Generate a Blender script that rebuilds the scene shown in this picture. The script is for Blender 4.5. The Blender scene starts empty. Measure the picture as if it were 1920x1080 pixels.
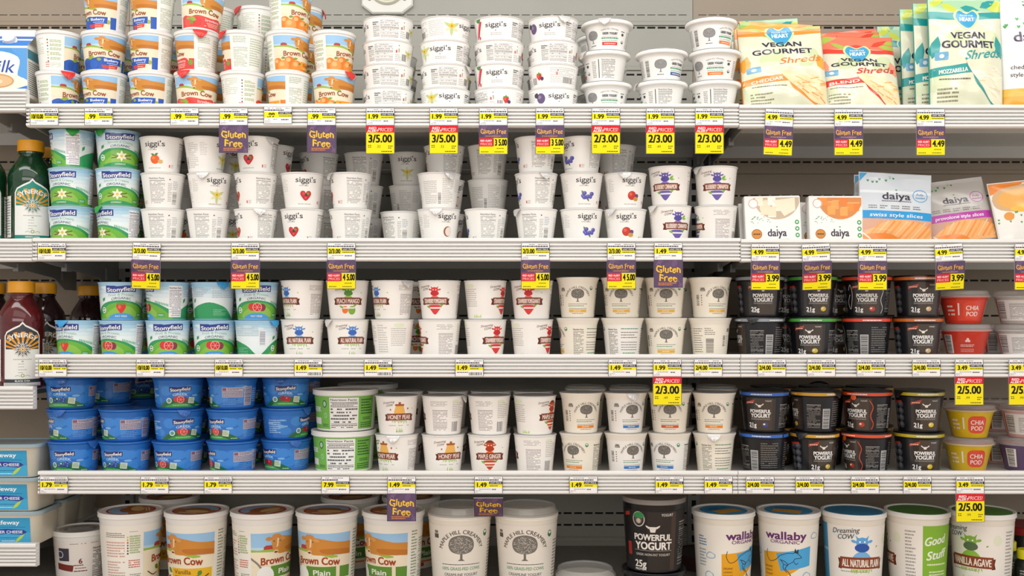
import bpy, bmesh, math, random
from mathutils import Vector, Matrix
from mathutils.geometry import tessellate_polygon

scene = bpy.context.scene
COL = scene.collection
random.seed(7)
PI = math.pi

# ------------------------------------------------------------------ camera
S = 0.00095                    # metres per photo pixel on the shelf-front plane (y = 0)
FPX = 1900.0                   # focal length in photo pixels
D = FPX * S                    # camera distance from the shelf fronts
ZC = 1.30                      # eye height
HOR = 590.0                    # photo row of the horizon
cam = bpy.data.cameras.new('camera')
cam.sensor_width = 36.0
cam.lens = FPX / 1920.0 * 36.0
cam.shift_y = (HOR - 540.0) / 1920.0
cam.clip_start = 0.05
cam_ob = bpy.data.objects.new('camera', cam)
cam_ob.location = (0, -D, ZC)
cam_ob.rotation_euler = (PI / 2, 0, 0)
COL.objects.link(cam_ob)
scene.camera = cam_ob

# ------------------------------------------------------------------ light
world = bpy.data.worlds.new('store_ambience')
scene.world = world
world.use_nodes = True
bg = world.node_tree.nodes['Background']
bg.inputs[0].default_value = (1.0, 0.965, 0.925, 1)
bg.inputs[1].default_value = 0.72


def area(name, loc, target, sx, sy, power, col):
    l = bpy.data.lights.new(name, 'AREA')
    l.shape = 'RECTANGLE'
    l.size, l.size_y = sx, sy
    l.energy = power
    l.color = col
    o = bpy.data.objects.new(name, l)
    o.location = loc
    o.rotation_euler = (Vector(target) - Vector(loc)).to_track_quat('-Z', 'Y').to_euler()
    COL.objects.link(o)
    return o


area('canopy_strip_light', (0, -0.52, ZC + 0.98), (0, 0.12, ZC + 0.05), 3.2, 0.16, 9, (1.0, 0.985, 0.95))
area('ceiling_panel_light', (0, -2.4, ZC + 1.7), (0, 0.0, ZC), 3.6, 1.2, 13, (1.0, 0.97, 0.94))
area('added_front_fill_light', (0, -4.2, ZC + 0.72), (0, 0.0, ZC - 0.2), 4.6, 0.9, 46, (1.0, 0.945, 0.89))  # added fill lamp without a fixture, set low to brighten between the shelves

scene.view_settings.view_transform = 'Standard'
scene.view_settings.look = 'None'
scene.view_settings.exposure = -0.04
scene.view_settings.gamma = 1.0
scene.view_settings.use_curve_mapping = False


# ------------------------------------------------------------------ helpers
def lin(c):
    """sRGB hex string or 0-255 triple -> linear rgb."""
    if isinstance(c, str):
        c = c.lstrip('#')
        c = tuple(int(c[i:i + 2], 16) for i in (0, 2, 4))
    return tuple((v / 255 / 12.92) if v / 255 <= 0.04045 else ((v / 255 + 0.055) / 1.055) ** 2.4 for v in c)


def wx(px, Y):
    return (px - 960.0) / FPX * (D + Y)


def wz(py, Y):
    return ZC + (HOR - py) / FPX * (D + Y)


MATS = {}


def mat(name, col, rough=0.5, metal=0.0, spec=0.5, noise=0.0, nscale=40.0, trans=0.0, alpha=1.0, bump=0.0, sss=0.0):
    if name in MATS:
        return MATS[name]
    m = bpy.data.materials.new(name)
    m.use_nodes = True
    nt = m.node_tree
    b = nt.nodes['Principled BSDF']
    c = lin(col)
    b.inputs['Base Color'].default_value = (*c, 1)
    b.inputs['Roughness'].default_value = rough
    b.inputs['Metallic'].default_value = metal
    b.inputs['Specular IOR Level'].default_value = spec
    b.inputs['Transmission Weight'].default_value = trans
    b.inputs['Alpha'].default_value = alpha
    if noise > 0 or bump > 0:
        tc = nt.nodes.new('ShaderNodeTexCoord')
        n = nt.nodes.new('ShaderNodeTexNoise')
        n.inputs['Scale'].default_value = nscale
        n.inputs['Detail'].default_value = 3
        nt.links.new(tc.outputs['Object'], n.inputs['Vector'])
        if noise > 0:
            r = nt.nodes.new('ShaderNodeValToRGB')
            r.color_ramp.elements[0].position = 0.3
            r.color_ramp.elements[1].position = 0.7
            r.color_ramp.elements[0].color = (*[v * (1 - noise) for v in c], 1)
            r.color_ramp.elements[1].color = (*[min(1, v * (1 + noise * 0.5)) for v in c], 1)
            nt.links.new(n.outputs['Fac'], r.inputs['Fac'])
            nt.links.new(r.outputs['Color'], b.inputs['Base Color'])
        if bump > 0:
            bp = nt.nodes.new('ShaderNodeBump')
            bp.inputs['Strength'].default_value = bump
            bp.inputs['Distance'].default_value = 0.002
            nt.links.new(n.outputs['Fac'], bp.inputs['Height'])
            nt.links.new(bp.outputs['Normal'], b.inputs['Normal'])
    MATS[name] = m
    return m


def ink_mat(name, rough, spec=0.4):
    """Printed ink: the colour of each printed shape comes from the mesh's own colour attribute."""
    m = bpy.data.materials.new(name)
    m.use_nodes = True
    nt = m.node_tree
    b = nt.nodes['Principled BSDF']
    a = nt.nodes.new('ShaderNodeAttribute')
    a.attribute_name = 'ink'
    nt.links.new(a.outputs['Color'], b.inputs['Base Color'])
    b.inputs['Roughness'].default_value = rough
    b.inputs['Specular IOR Level'].default_value = spec
    MATS[name] = m
    return m


INK = ink_mat('printed_ink', 0.42)
INK_GLOSS = ink_mat('glossy_printed_film', 0.2, 0.6)
INK_PAPER = ink_mat('printed_paper', 0.7, 0.2)


def mesh(name, verts, faces, m, smooth=True, sharp=35):
    me = bpy.data.meshes.new(name)
    me.from_pydata([tuple(v) for v in verts], [], faces)
    for x in (m if isinstance(m, (list, tuple)) else [m]):
        me.materials.append(x)
    me.validate()
    if smooth:
        me.shade_smooth()
        me.set_sharp_from_angle(angle=math.radians(sharp))
    me.update()
    return me


def link(name, me, parent=None, loc=(0, 0, 0), rot=(0, 0, 0)):
    o = bpy.data.objects.new(name, me)
    o.location = loc
    o.rotation_euler = rot
    COL.objects.link(o)
    if parent is not None:
        o.parent = parent
    return o


def thing(name, label, cat, loc=(0, 0, 0), rot=(0, 0, 0), group=None):
    o = link(name, None, None, loc, rot)
    o.empty_display_size = 0.02
    return tag(o, label, cat, group)


def tag(o, label, cat, group=None):
    o['label'] = label
    o['category'] = cat
    if group:
        o['group'] = group
    return o


def lathe_geo(prof, seg=56):
    """profile of (r, z) in millimetres -> verts, faces in metres."""
    V, F = [], []
    rows = []
    for r, z in prof:
        if r < 1e-6:
            rows.append([len(V)])
            V.append((0, 0, z * 1e-3))
        else:
            rows.append(list(range(len(V), len(V) + seg)))
            for k in range(seg):
                a = 2 * PI * k / seg
                V.append((r * 1e-3 * math.sin(a), -r * 1e-3 * math.cos(a), z * 1e-3))
    for a, b in zip(rows, rows[1:]):
        for k in range(seg):
            k2 = (k + 1) % seg
            if len(a) == 1 and len(b) == 1:
                continue
            if len(a) == 1:
                F.append((a[0], b[k2], b[k]))
            elif len(b) == 1:
                F.append((a[k], a[k2], b[0]))
            else:
                F.append((a[k], a[k2], b[k2], b[k]))
    return V, F


def lathe(name, prof, m, seg=56, sharp=35):
    V, F = lathe_geo(prof, seg)
    return mesh(name, V, F, m, True, sharp)


class Geo:
    """Collects boxes, prisms and tubes (metres) into one mesh."""

    def __init__(s):
        s.V, s.F = [], []

    def add(s, V, F, M=None):
        o = len(s.V)
        s.V += [tuple(M @ Vector(v)) if M else tuple(v) for v in V]
        s.F += [tuple(i + o for i in f) for f in F]
        return s

    def box(s, x0, y0, z0, x1, y1, z1, M=None):
        V = [(x0, y0, z0), (x1, y0, z0), (x1, y1, z0), (x0, y1, z0), (x0, y0, z1), (x1, y0, z1), (x1, y1, z1), (x0, y1, z1)]
        return s.add(V, [(0, 3, 2, 1), (4, 5, 6, 7), (0, 1, 5, 4), (1, 2, 6, 5), (2, 3, 7, 6), (3, 0, 4, 7)], M)

    def prism_x(s, prof, x0, x1):
        """closed (y, z) outline extruded along x."""
        n = len(prof)
        V = [(x0, y, z) for y, z in prof] + [(x1, y, z) for y, z in prof]
        F = [(i, (i + 1) % n, n + (i + 1) % n, n + i) for i in range(n)]
        for t in tessellate_polygon([[Vector((y, z, 0)) for y, z in prof]]):
            F.append(tuple(t))
            F.append(tuple(n + i for i in reversed(t)))
        return s.add(V, F)

    def build(s, name, m, smooth=False, sharp=35, bevel=0.0):
        bm = bmesh.new()
        vs = [bm.verts.new(v) for v in s.V]
        for f in s.F:
            try:
                bm.faces.new([vs[i] for i in f])
            except ValueError:
                pass
        bmesh.ops.recalc_face_normals(bm, faces=bm.faces)
        if bevel > 0:
            bmesh.ops.bevel(bm, geom=[e for e in bm.edges if len(e.link_faces) == 2 and e.calc_face_angle(0) > 0.6],
                            offset=bevel, segments=2, affect='EDGES', profile=0.5)
        me = bpy.data.meshes.new(name)
        bm.to_mesh(me)
        bm.free()
        for x in (m if isinstance(m, (list, tuple)) else [m]):
            me.materials.append(x)
        if smooth:
            me.shade_smooth()
            me.set_sharp_from_angle(angle=math.radians(sharp))
        return me


# ------------------------------------------------------------------ printed art
_TXT = {}


def text_geo(s, bold=0.0):
    key = (s, round(bold, 3))
    if key not in _TXT:
        cu = bpy.data.curves.new('lettering', 'FONT')
        cu.body = s
        cu.size = 1.0
        cu.resolution_u = 3
        cu.offset = bold
        o = bpy.data.objects.new('lettering', cu)
        me = bpy.data.meshes.new_from_object(o)
        P = [(v.co.x, v.co.y) for v in me.vertices]
        F = [tuple(p.vertices) for p in me.polygons]
        bpy.data.objects.remove(o)
        bpy.data.curves.remove(cu)
        bpy.data.meshes.remove(me)
        _TXT[key] = (P, F)
    return _TXT[key]


def clip_half(poly, ax, val, keep_less):
    out = []
    n = len(poly)
    for i in range(n):
        a, b = poly[i], poly[(i + 1) % n]
        ia = (a[ax] <= val) if keep_less else (a[ax] >= val)
        ib = (b[ax] <= val) if keep_less else (b[ax] >= val)
        if ia:
            out.append(a)
        if ia != ib:
            t = (val - a[ax]) / (b[ax] - a[ax])
            out.append((a[0] + t * (b[0] - a[0]), a[1] + t * (b[1] - a[1])))
    return out


def catmull(pts, closed=True, sub=5):
    n = len(pts)
    out = []
    rng = range(n) if closed else range(n - 1)
    for i in rng:
        p1, p2 = pts[i], pts[(i + 1) % n]
        p0 = pts[(i - 1) % n] if closed or i > 0 else p1
        p3 = pts[(i + 2) % n] if closed or i < n - 2 else p2
        for k in range(sub):
            t = k / sub
            out.append(tuple(0.5 * (2 * p1[j] + (p2[j] - p0[j]) * t + (2 * p0[j] - 5 * p1[j] + 4 * p2[j] - p3[j]) * t * t
                                    + (3 * p1[j] - p0[j] - 3 * p2[j] + p3[j]) * t ** 3) for j in (0, 1)))
    if not closed:
        out.append(pts[-1])
    return out


class Art:
    """A flat print in millimetres (u to the viewer's right, v up), wrapped later on a surface; each shape one ink colour."""

    def __init__(s, seed=1):
        s.sh = []
        s.clip = None
        s.M = None
        s.R = random.Random(seed)

    def tr(s, x=0, y=0, rot=0, sc=1, sx=None):
        c, q = math.cos(math.radians(rot)), math.sin(math.radians(rot))
        sx = sc if sx is None else sx
        s.M = (x, y, c, q, sx, sc)
        return s

    def off(s):
        s.M = None
        return s

    def _p(s, p):
        if s.M is None:
            return p
        x, y, c, q, sx, sy = s.M
        a, b = p[0] * sx, p[1] * sy
        return (x + a * c - b * q, y + a * q + b * c)

    def add(s, polys, col):
        out = []
        for p in polys:
            p = [s._p(q) for q in p]
            if s.clip:
                x0, y0, x1, y1 = s.clip
                for ax, v, less in ((0, x0, False), (0, x1, True), (1, y0, False), (1, y1, True)):
                    p = clip_half(p, ax, v, less)
                    if len(p) < 3:
                        break
            if len(p) >= 3:
                out.append(p)
        if not out:
            return s
        xs = [q[0] for p in out for q in p]
        ys = [q[1] for p in out for q in p]
        bb = (min(xs), min(ys), max(xs), max(ys))
        lay = 0
        for _, _, b, l in s.sh:
            if l >= lay and b[0] < bb[2] and b[2] > bb[0] and b[1] < bb[3] and b[3] > bb[1]:
                lay = l + 1
        s.sh.append((out, lin(col), bb, lay))
        return s

    def poly(s, pts, col):
        t = tessellate_polygon([[Vector((x, y, 0)) for x, y in pts]])
        return s.add([[pts[i] for i in f] for f in t], col)

    def blob(s, pts, col, sub=4):
        return s.poly(catmull(pts, True, sub), col)

    def rect(s, x0, y0, x1, y1, col):
        return s.add([[(x0, y0), (x1, y0), (x1, y1), (x0, y1)]], col)

    def rrect(s, x0, y0, x1, y1, r, col):
        P = []
        for cx, cy, a0 in ((x1 - r, y0 + r, -90), (x1 - r, y1 - r, 0), (x0 + r, y1 - r, 90), (x0 + r, y0 + r, 180)):
            for k in range(4):
                a = math.radians(a0 + 30 * k)
                P.append((cx + r * math.cos(a), cy + r * math.sin(a)))
        return s.add([P], col)

    def ell(s, cx, cy, rx, ry, col, n=18, rot=0):
        c, q = math.cos(math.radians(rot)), math.sin(math.radians(rot))
        P = []
        for k in range(n):
            a = 2 * PI * k / n
            x, y = rx * math.cos(a), ry * math.sin(a)
            P.append((cx + x * c - y * q, cy + x * q + y * c))
        return s.add([P], col)

    def line(s, pts, w, col):
        polys = []
        for (x0, y0), (x1, y1) in zip(pts, pts[1:]):
            L = math.hypot(x1 - x0, y1 - y0) or 1e-9
            e = 0.25 * w / L
            dx, dy = (x1 - x0) * e, (y1 - y0) * e
            nx, ny = -(y1 - y0) / L * w / 2, (x1 - x0) / L * w / 2
            polys.append([(x0 - dx + nx, y0 - dy + ny), (x0 - dx - nx, y0 - dy - ny), (x1 + dx - nx, y1 + dy - ny), (x1 + dx + nx, y1 + dy + ny)])
        return s.add(polys, col)

    def curve(s, pts, w, col, sub=5):
        return s.line(catmull(pts, False, sub), w, col)

    def ring(s, cx, cy, r, w, col, n=24, a0=0, a1=360, ry=None):
        ry = r if ry is None else ry
        P = [(cx + r * math.cos(math.radians(a0 + (a1 - a0) * k / n)), cy + ry * math.sin(math.radians(a0 + (a1 - a0) * k / n))) for k in range(n + 1)]
        return s.line(P, w, col)

    def text(s, t, cx, cy, h, col, w=None, bold=0.0, shear=0.0, fn=None, align='c', mono=None):
        """h: cap height; w: width to fit; fn maps a point (x, y) of the laid-out text (centred on 0,0) to another."""
        P, F = text_geo(t)
        if not P:
            return s
        xs = [p[0] for p in P]
        x0, x1 = min(xs), max(xs)
        fat = bold
        k = h / 0.727
        kx = k if w is None else w / max(1e-6, x1 - x0)
        W = (x1 - x0) * kx
        ox = {'c': -W / 2, 'l': 0, 'r': -W}[align]
        Q = []
        for x, y in P:
            yy = (y - 0.3635) * k
            xx = (x - x0) * kx + ox + shear * yy
            if fn:
                xx, yy = fn(xx, yy)
            Q.append((cx + xx, cy + yy))
        faces = [[Q[i] for i in f] for f in F]
        s.add(faces, col)
        if fat > 0.005:                          # heavier strokes: struck again, a hair to each side
            for ex, ey in ((-1, -.6), (1, .6)) if fat < 0.016 else ((-1.1, -.7), (1.1, .7), (-1.1, .7), (1.1, -.7)):
                s.add([[(x + ex * fat * k, y + ey * fat * k) for x, y in f] for f in faces], col)
        return s

    def arc_text(s, t, cx, cy, R, h, col, w=None, bold=0.0, up=True):
        """text on a circle of radius R about (cx, cy), centred at the top (or bottom)."""
        if up:
            fn = lambda x, y: ((R + y) * math.sin(x / R), (R + y) * math.cos(x / R))
        else:
            fn = lambda x, y: ((R - y) * math.sin(x / R), -(R - y) * math.cos(x / R))
        return s.text(t, cx, cy, h, col, w, bold, 0, fn)

    def fine(s, x0, y0, x1, y1, n, col, dens=0.75, wmin=1.6, wmax=5.5, fill=0.46):
        """n lines of print too small to read: rows of word-length dashes."""
        polys = []
        dy = (y1 - y0) / n
        for i in range(n):
            y = y1 - (i + 0.75) * dy
            x = x0
            end = x1 if s.R.random() < 0.75 else x0 + (x1 - x0) * s.R.uniform(0.6, 0.95)
            while x < end:
                w = min(s.R.uniform(wmin, wmax), end - x)
                if s.R.random() < dens + 0.15 and w > 0.6:
                    polys.append([(x, y), (x + w, y), (x + w, y + dy * fill), (x, y + dy * fill)])
                x += w + 0.6
        return s.add(polys, col)

    def barcode(s, x0, y0, x1, y1, col='#3a3a3a', up=True, bg=None):
        if bg:
            s.rect(x0 - 1, y0 - 1, x1 + 1, y1 + 1, bg)
        polys = []
        a, b = (x0, x1) if up else (y0, y1)
        p = a
        while p < b:
            w = min(s.R.choice((0.5, 0.5, 0.9, 1.3)), b - p)
            polys.append([(p, y0), (p + w, y0), (p + w, y1), (p, y1)] if up else [(x0, p), (x1, p), (x1, p + w), (x0, p + w)])
            p += w + s.R.choice((0.5, 0.5, 0.9))
        return s.add(polys, col)

    def nutrition(s, x0, y0, x1, y1, col='#4a4a4a', bg=None, n=9, title=True, light='#a3a09c'):
        if bg:
            s.rect(x0, y0, x1, y1, bg)
        H, W = y1 - y0, x1 - x0
        m = W * 0.04
        if title:
            s.text('Nutrition Facts', x0 + m, y1 - H * 0.065, H * 0.07, col, W * 0.88, 0.015, align='l')
        bars = []
        for f, t in ((0.16, 0.018), (0.30, 0.014), (0.84, 0.014)):
            bars.append([(x0 + m, y1 - H * f), (x1 - m, y1 - H * f), (x1 - m, y1 - H * (f - t)), (x0 + m, y1 - H * (f - t))])
        s.add(bars, col)
        s.fine(x0 + m, y1 - H * 0.28, x1 - m, y1 - H * 0.17, 2, light)
        s.fine(x0 + m, y1 - H * 0.82, x1 - m, y1 - H * 0.31, n, light, 0.7)
        s.fine(x0 + m, y0 + H * 0.03, x1 - m, y1 - H * 0.85, 2, light)
        return s

    # -------------------------------------------------------------- to a mesh
    def mesh(s, name, fn, ustep=None, vstep=None, base=0.0, dlay=0.07, m=None):
        """fn(u, v, off) -> (x, y, z) metres and normal; off in mm above the surface."""
        V, F, C, N = [], [], [], []
        for polys, col, bb, lay in s.sh:
            off = base + dlay * lay
            idx = {}
            for p in polys:
                pieces = [p]
                for ax, st in ((0, ustep), (1, vstep)):
                    if not st:
                        continue
                    nxt = []
                    for q in pieces:
                        lo = math.floor(min(a[ax] for a in q) / st + 1e-6)
                        hi = math.ceil(max(a[ax] for a in q) / st - 1e-6)
                        if hi - lo <= 1:
                            nxt.append(q)
                            continue
                        for k in range(lo, hi):
                            r = clip_half(clip_half(q, ax, (k + 1) * st, True), ax, k * st, False) if hi - lo > 1 else q
                            if len(r) >= 3:
                                nxt.append(r)
                    pieces = nxt
                for q in pieces:
                    f = []
                    for a in q:
                        key = (round(a[0], 3), round(a[1], 3))
                        if key not in idx:
                            idx[key] = len(V)
                            co, no = fn(a[0], a[1], off)
                            V.append(co)
                            N.append(no)
                        if not f or (idx[key] != f[-1] and idx[key] != f[0]):
                            f.append(idx[key])
                    if len(f) >= 3:
                        # keep every face counter-clockwise seen from outside
                        ar = sum(q[i][0] * q[(i + 1) % len(q)][1] - q[(i + 1) % len(q)][0] * q[i][1] for i in range(len(q)))
                        if abs(ar) < 1e-5:
                            continue
                        if len(set(f)) != len(f):
                            continue
                        F.append(tuple(f if ar > 0 else reversed(f)))
                        C.append(col)
        me = bpy.data.meshes.new(name)
        me.from_pydata(V, [], F)
        at = me.color_attributes.new('ink', 'FLOAT_COLOR', 'CORNER')
        buf = []
        for f, c in zip(F, C):
            buf += [c[0], c[1], c[2], 1.0] * len(f)
        at.data.foreach_set('color', buf)
        me.materials.append(m or INK)
        me.shade_smooth()
        me.normals_split_custom_set_from_vertices(N)
        me.update()
        return me

    def wrap(s, name, r0, z0, r1, z1, base=0.3, dlay=0.07, m=None, rref=None):
        """wrap on the cone from radius r0 at height z0 to r1 at z1 (mm)."""
        k = (r1 - r0) / (z1 - z0)
        rr = rref or (r0 + r1) / 2
        L = math.hypot(1, k)

        def fn(u, v, off):
            a = u / rr
            r = (r0 + k * (v - z0) + off) * 1e-3
            return (r * math.sin(a), -r * math.cos(a), v * 1e-3), (math.sin(a) / L, -math.cos(a) / L, -k / L)
        return s.mesh(name, fn, ustep=rr * math.radians(360 / 56.0), base=base, dlay=dlay, m=m)

    def flat(s, name, base=0.1, dlay=0.05, m=None):
        return s.mesh(name, lambda u, v, off: ((u * 1e-3, -off * 1e-3, v * 1e-3), (0, -1, 0)), base=base, dlay=dlay, m=m or INK_PAPER)

# ================================================================== the case: walls, floor, shelves
DEPTH = 0.40
X_L, X_R = wx(62, 0), wx(1388, 0)        # joints between the three shelf sections
LIP = {  # section -> shelf -> (z of the lip's top edge, z of the deck)
    'main': [(wz(195, 0), ZC + 0.3685), (wz(447, 0), ZC + 0.1275), (wz(665, 0), ZC - 0.0795), (wz(884, 0), ZC - 0.2895)],
    'left': [(wz(167, 0), wz(175, 0)), (wz(448, 0), wz(456, 0)), (wz(725, 0), wz(732, 0)), (wz(1020, 0), wz(1029, 0))],
    'right': [(wz(197, 0), ZC + 0.3665), (wz(449, 0), ZC + 0.1255), (wz(665, 0), ZC - 0.0795), (wz(884, 0), ZC - 0.2895)],
}
BASE_Z = ZC - 0.502                       # the case's bottom deck

M_WALL = mat('painted_back_panel', '#a09e95', 0.45, noise=0.05, nscale=6)
M_WALL_TAN = mat('tan_back_panel', '#998a78', 0.45, noise=0.06, nscale=6)
M_SLOT = mat('slot_dark', '#0c0c0c', 0.9)
M_DECK = mat('white_powder_coat', '#dfdeda', 0.4, noise=0.03, nscale=12)
M_LIP = mat('white_price_rail', '#ecebe8', 0.35, noise=0.02, nscale=20)
M_STEEL = mat('grey_bracket_paint', '#9a9b99', 0.45, noise=0.05, nscale=25)
M_FLOOR = mat('beige_store_floor', '#cba98c', 0.35, noise=0.06, nscale=3)
M_CEIL = mat('store_ceiling', '#e4e0d8', 0.8)


def structure(name, me, loc=(0, 0, 0)):
    o = link(name, me, None, loc)
    o['kind'] = 'structure'
    return o


def slots(g, y, px0, px1, rows):
    for py, hpx in rows:
        z = wz(py, DEPTH)
        p = px0
        while p < px1:
            x = wx(p, DEPTH)
            g.box(x, y - 0.0006, z - 0.0009 * hpx / 2, x + 0.0172, y + 0.001, z + 0.0009 * hpx / 2)
            p += 19.6


# back wall: three panels side by side, each with its rows of air slots
XU_L, XU_R = wx(243, DEPTH), wx(1299, DEPTH)
for nm, x0, x1, m in (('wall_back', XU_L, XU_R, M_WALL), ('wall_back_west', -1.75, XU_L, M_WALL_TAN), ('wall_back_east', XU_R, 1.75, M_WALL_TAN)):
    g = Geo()
    g.box(x0 + 0.0005, DEPTH, BASE_Z - 0.05, x1 - 0.0005, DEPTH + 0.02, ZC + 1.1)
    for zz in (wz(44, DEPTH), wz(128, DEPTH), wz(322, DEPTH), wz(612, DEPTH), wz(1010, DEPTH)):   # shallow folded ledges in the sheet
        g.prism_x([(DEPTH + .001, zz - 0.006), (DEPTH - 0.004, zz - 0.0045), (DEPTH - 0.004, zz + 0.002), (DEPTH + .001, zz + 0.007)], x0 + 0.0005, x1 - 0.0005)
    structure(nm, g.build(nm, m))
    s = Geo()
    a, b = 960 + (x0 + 0.012) * FPX / (D + DEPTH), 960 + (x1 - 0.025) * FPX / (D + DEPTH)
    slots(s, DEPTH, max(a, -60), min(b, 1980), ((28, 1.2), (52, 4.2), (140, 4), (186, 4.2), (304, 4), (367, 4), (526, 4.2), (592, 4.2), (636, 4.2), (748, 4.2), (962, 4.2), (984, 4.2)))
    o = link('air_slots', s.build('air_slots', M_SLOT), bpy.data.objects[nm])
    o['kind'] = 'structure'

g = Geo()
g.box(-2.6, -4.5, -0.02, 2.6, DEPTH + 0.02, 0)
structure('floor', g.build('floor', M_FLOOR))
g = Geo()
g.box(-1.75, -0.02, BASE_Z - 0.03, 1.75, DEPTH - 0.005, BASE_Z)
g.box(-1.75, 0.0, 0, 1.75, DEPTH - 0.005, BASE_Z - 0.03)
case = link('case_base', g.build('case_base', mat('case_base_paint', '#8d8983', 0.5, noise=.05)))
case['kind'] = 'structure'

# slotted uprights
for i, x in enumerate((XU_L, XU_R)):
    g = Geo()
    g.box(x - 0.013, DEPTH - 0.012, BASE_Z, x + 0.013, DEPTH + 0.001, LIP['main'][0][0] - 0.01)
    o = structure('trim_%d' % (i + 1), g.build('upright_post', M_STEEL))
    g = Geo()
    z = BASE_Z + 0.01
    while z < LIP['main'][0][0] - 0.03:
        g.box(x - 0.0045, DEPTH - 0.0128, z, x + 0.0045, DEPTH - 0.011, z + 0.014)
        z += 0.0254
    link('slot_column', g.build('slot_column', M_SLOT), o)['kind'] = 'structure'

# ------------------------------------------------------------------ shelves
LIP_PROF = [(0.0135, 0), (0.0005, 0.0008), (-0.0016, 0), (-0.0026, -0.0012), (-0.0026, -0.0050), (-0.0016, -0.0058), (0.0064, -0.0064)]
for z in (-.0112, -.0176, -.0240, -.0302):
    LIP_PROF += [(0.0062, z + .0044), (0.0062, z + .0024), (-0.0008, z + .0013), (-0.0012, z + .0008), (-0.0012, z - .0011), (-0.0006, z - .0016), (0.0064, z - .0019)]
LIP_PROF += [(0.0062, -.0336), (-0.0022, -.0346), (-0.0028, -.0352), (-0.0028, -.0382), (0.0008, -.0405), (0.0135, -.0405)]


def shelf(sec, i, x0, x1, label, brackets, cut=0.0):
    zl, zd = LIP[sec][i]
    t = thing('display_shelf', label, 'shelf', (0, 0, zl), group=None)
    q = zd - zl
    g = Geo()
    g.prism_x([(0.0120, q), (DEPTH - 0.014, q), (DEPTH - 0.014, q - 0.028), (DEPTH - 0.0155, q - 0.028), (DEPTH - 0.0155, q - 0.003),
               (0.255, q - 0.003), (0.255, q - 0.010), (0.185, q - 0.010), (0.185, q - 0.003),
               (0.0125, q - 0.003), (0.0125, q - 0.031), (0.0120, q - 0.031)][::-1], x0, x1 - cut)
    link('shelf_deck', g.build('shelf_deck', M_DECK), t)
    g = Geo()
    g.prism_x(LIP_PROF, x0, x1)
    link('price_rail', g.build('price_rail', M_LIP, bevel=0.0), t)
    for bx in brackets:
        g = Geo()
        if i == 2:      # a slim arm: the blue cups reach up close to this shelf
            g.prism_x([(0.016, q - 0.006), (DEPTH - 0.014, q - 0.006), (DEPTH - 0.014, q - 0.06), (0.36, q - 0.06), (0.33, q - 0.022), (0.016, q - 0.02)][::-1], bx - 0.0015, bx + 0.0015)
            link('bracket', g.build('bracket', M_STEEL), t)
            continue
        pr = [(0.016, q - 0.006), (DEPTH - 0.014, q - 0.006), (DEPTH - 0.014, q - 0.075), (0.33, q - 0.075), (0.28, q - 0.052), (0.06, q - 0.034), (0.016, q - 0.030)]
        g.prism_x(pr[::-1], bx - 0.0015, bx + 0.0015)
        g.box(bx - 0.006, 0.31, q - 0.055, bx + 0.006, 0.325, q - 0.03)
        g.box(bx - 0.005, 0.12, q - 0.045, bx + 0.005, 0.145, q - 0.03)
        link('bracket', g.build('bracket', M_STEEL), t)
    return t


ORD = ['zeroth', 'first', 'second', 'third', 'fourth', 'fifth', 'sixth', 'seventh', 'eighth', 'ninth', 'tenth', 'eleventh', 'twelfth', 'thirteenth', 'fourteenth', 'fifteenth', 'sixteenth', 'seventeenth']
ROWN = ['top', 'second', 'third', 'fourth', 'bottom']
WHAT = {'main': ['carrying the cow-picture cups', 'carrying the sleeved white cups', 'carrying the meadow-print fruit cups', 'carrying the blue greek cups'],
        'left': ['carrying the creamer carton', 'carrying the green-juice bottles', 'carrying the red-juice bottles', 'carrying the square cheese tubs'],
        'right': ['carrying the shredded cheese bags', 'carrying the sliced cheese packs', 'carrying black cups with coloured rims', 'carrying black cups and yellow pods']}
xl_of = [wx(50, 0), wx(62, 0), wx(67, 0), wx(72, 0)]
xr_of = [wx(1386, 0), wx(1389, 0), wx(1389, 0), wx(1384, 0)]
for i in range(4):
    shelf('main', i, xl_of[i], xr_of[i] - 0.0012, 'wide white shelf with ridged price rail, ' + WHAT['main'][i], (xl_of[i] + 0.002, xr_of[i] - 0.012))
    shelf('left', i, -1.5, xl_of[i] - (0.0012 if i < 2 else 0.004), 'short white shelf end with ridged rail, ' + WHAT['left'][i], (xl_of[i] - 0.09,), 0.024)
    shelf('right', i, xr_of[i], 1.5, 'white shelf with ridged price rail, ' + WHAT['right'][i], (xr_of[i] + 0.012,))

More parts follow.
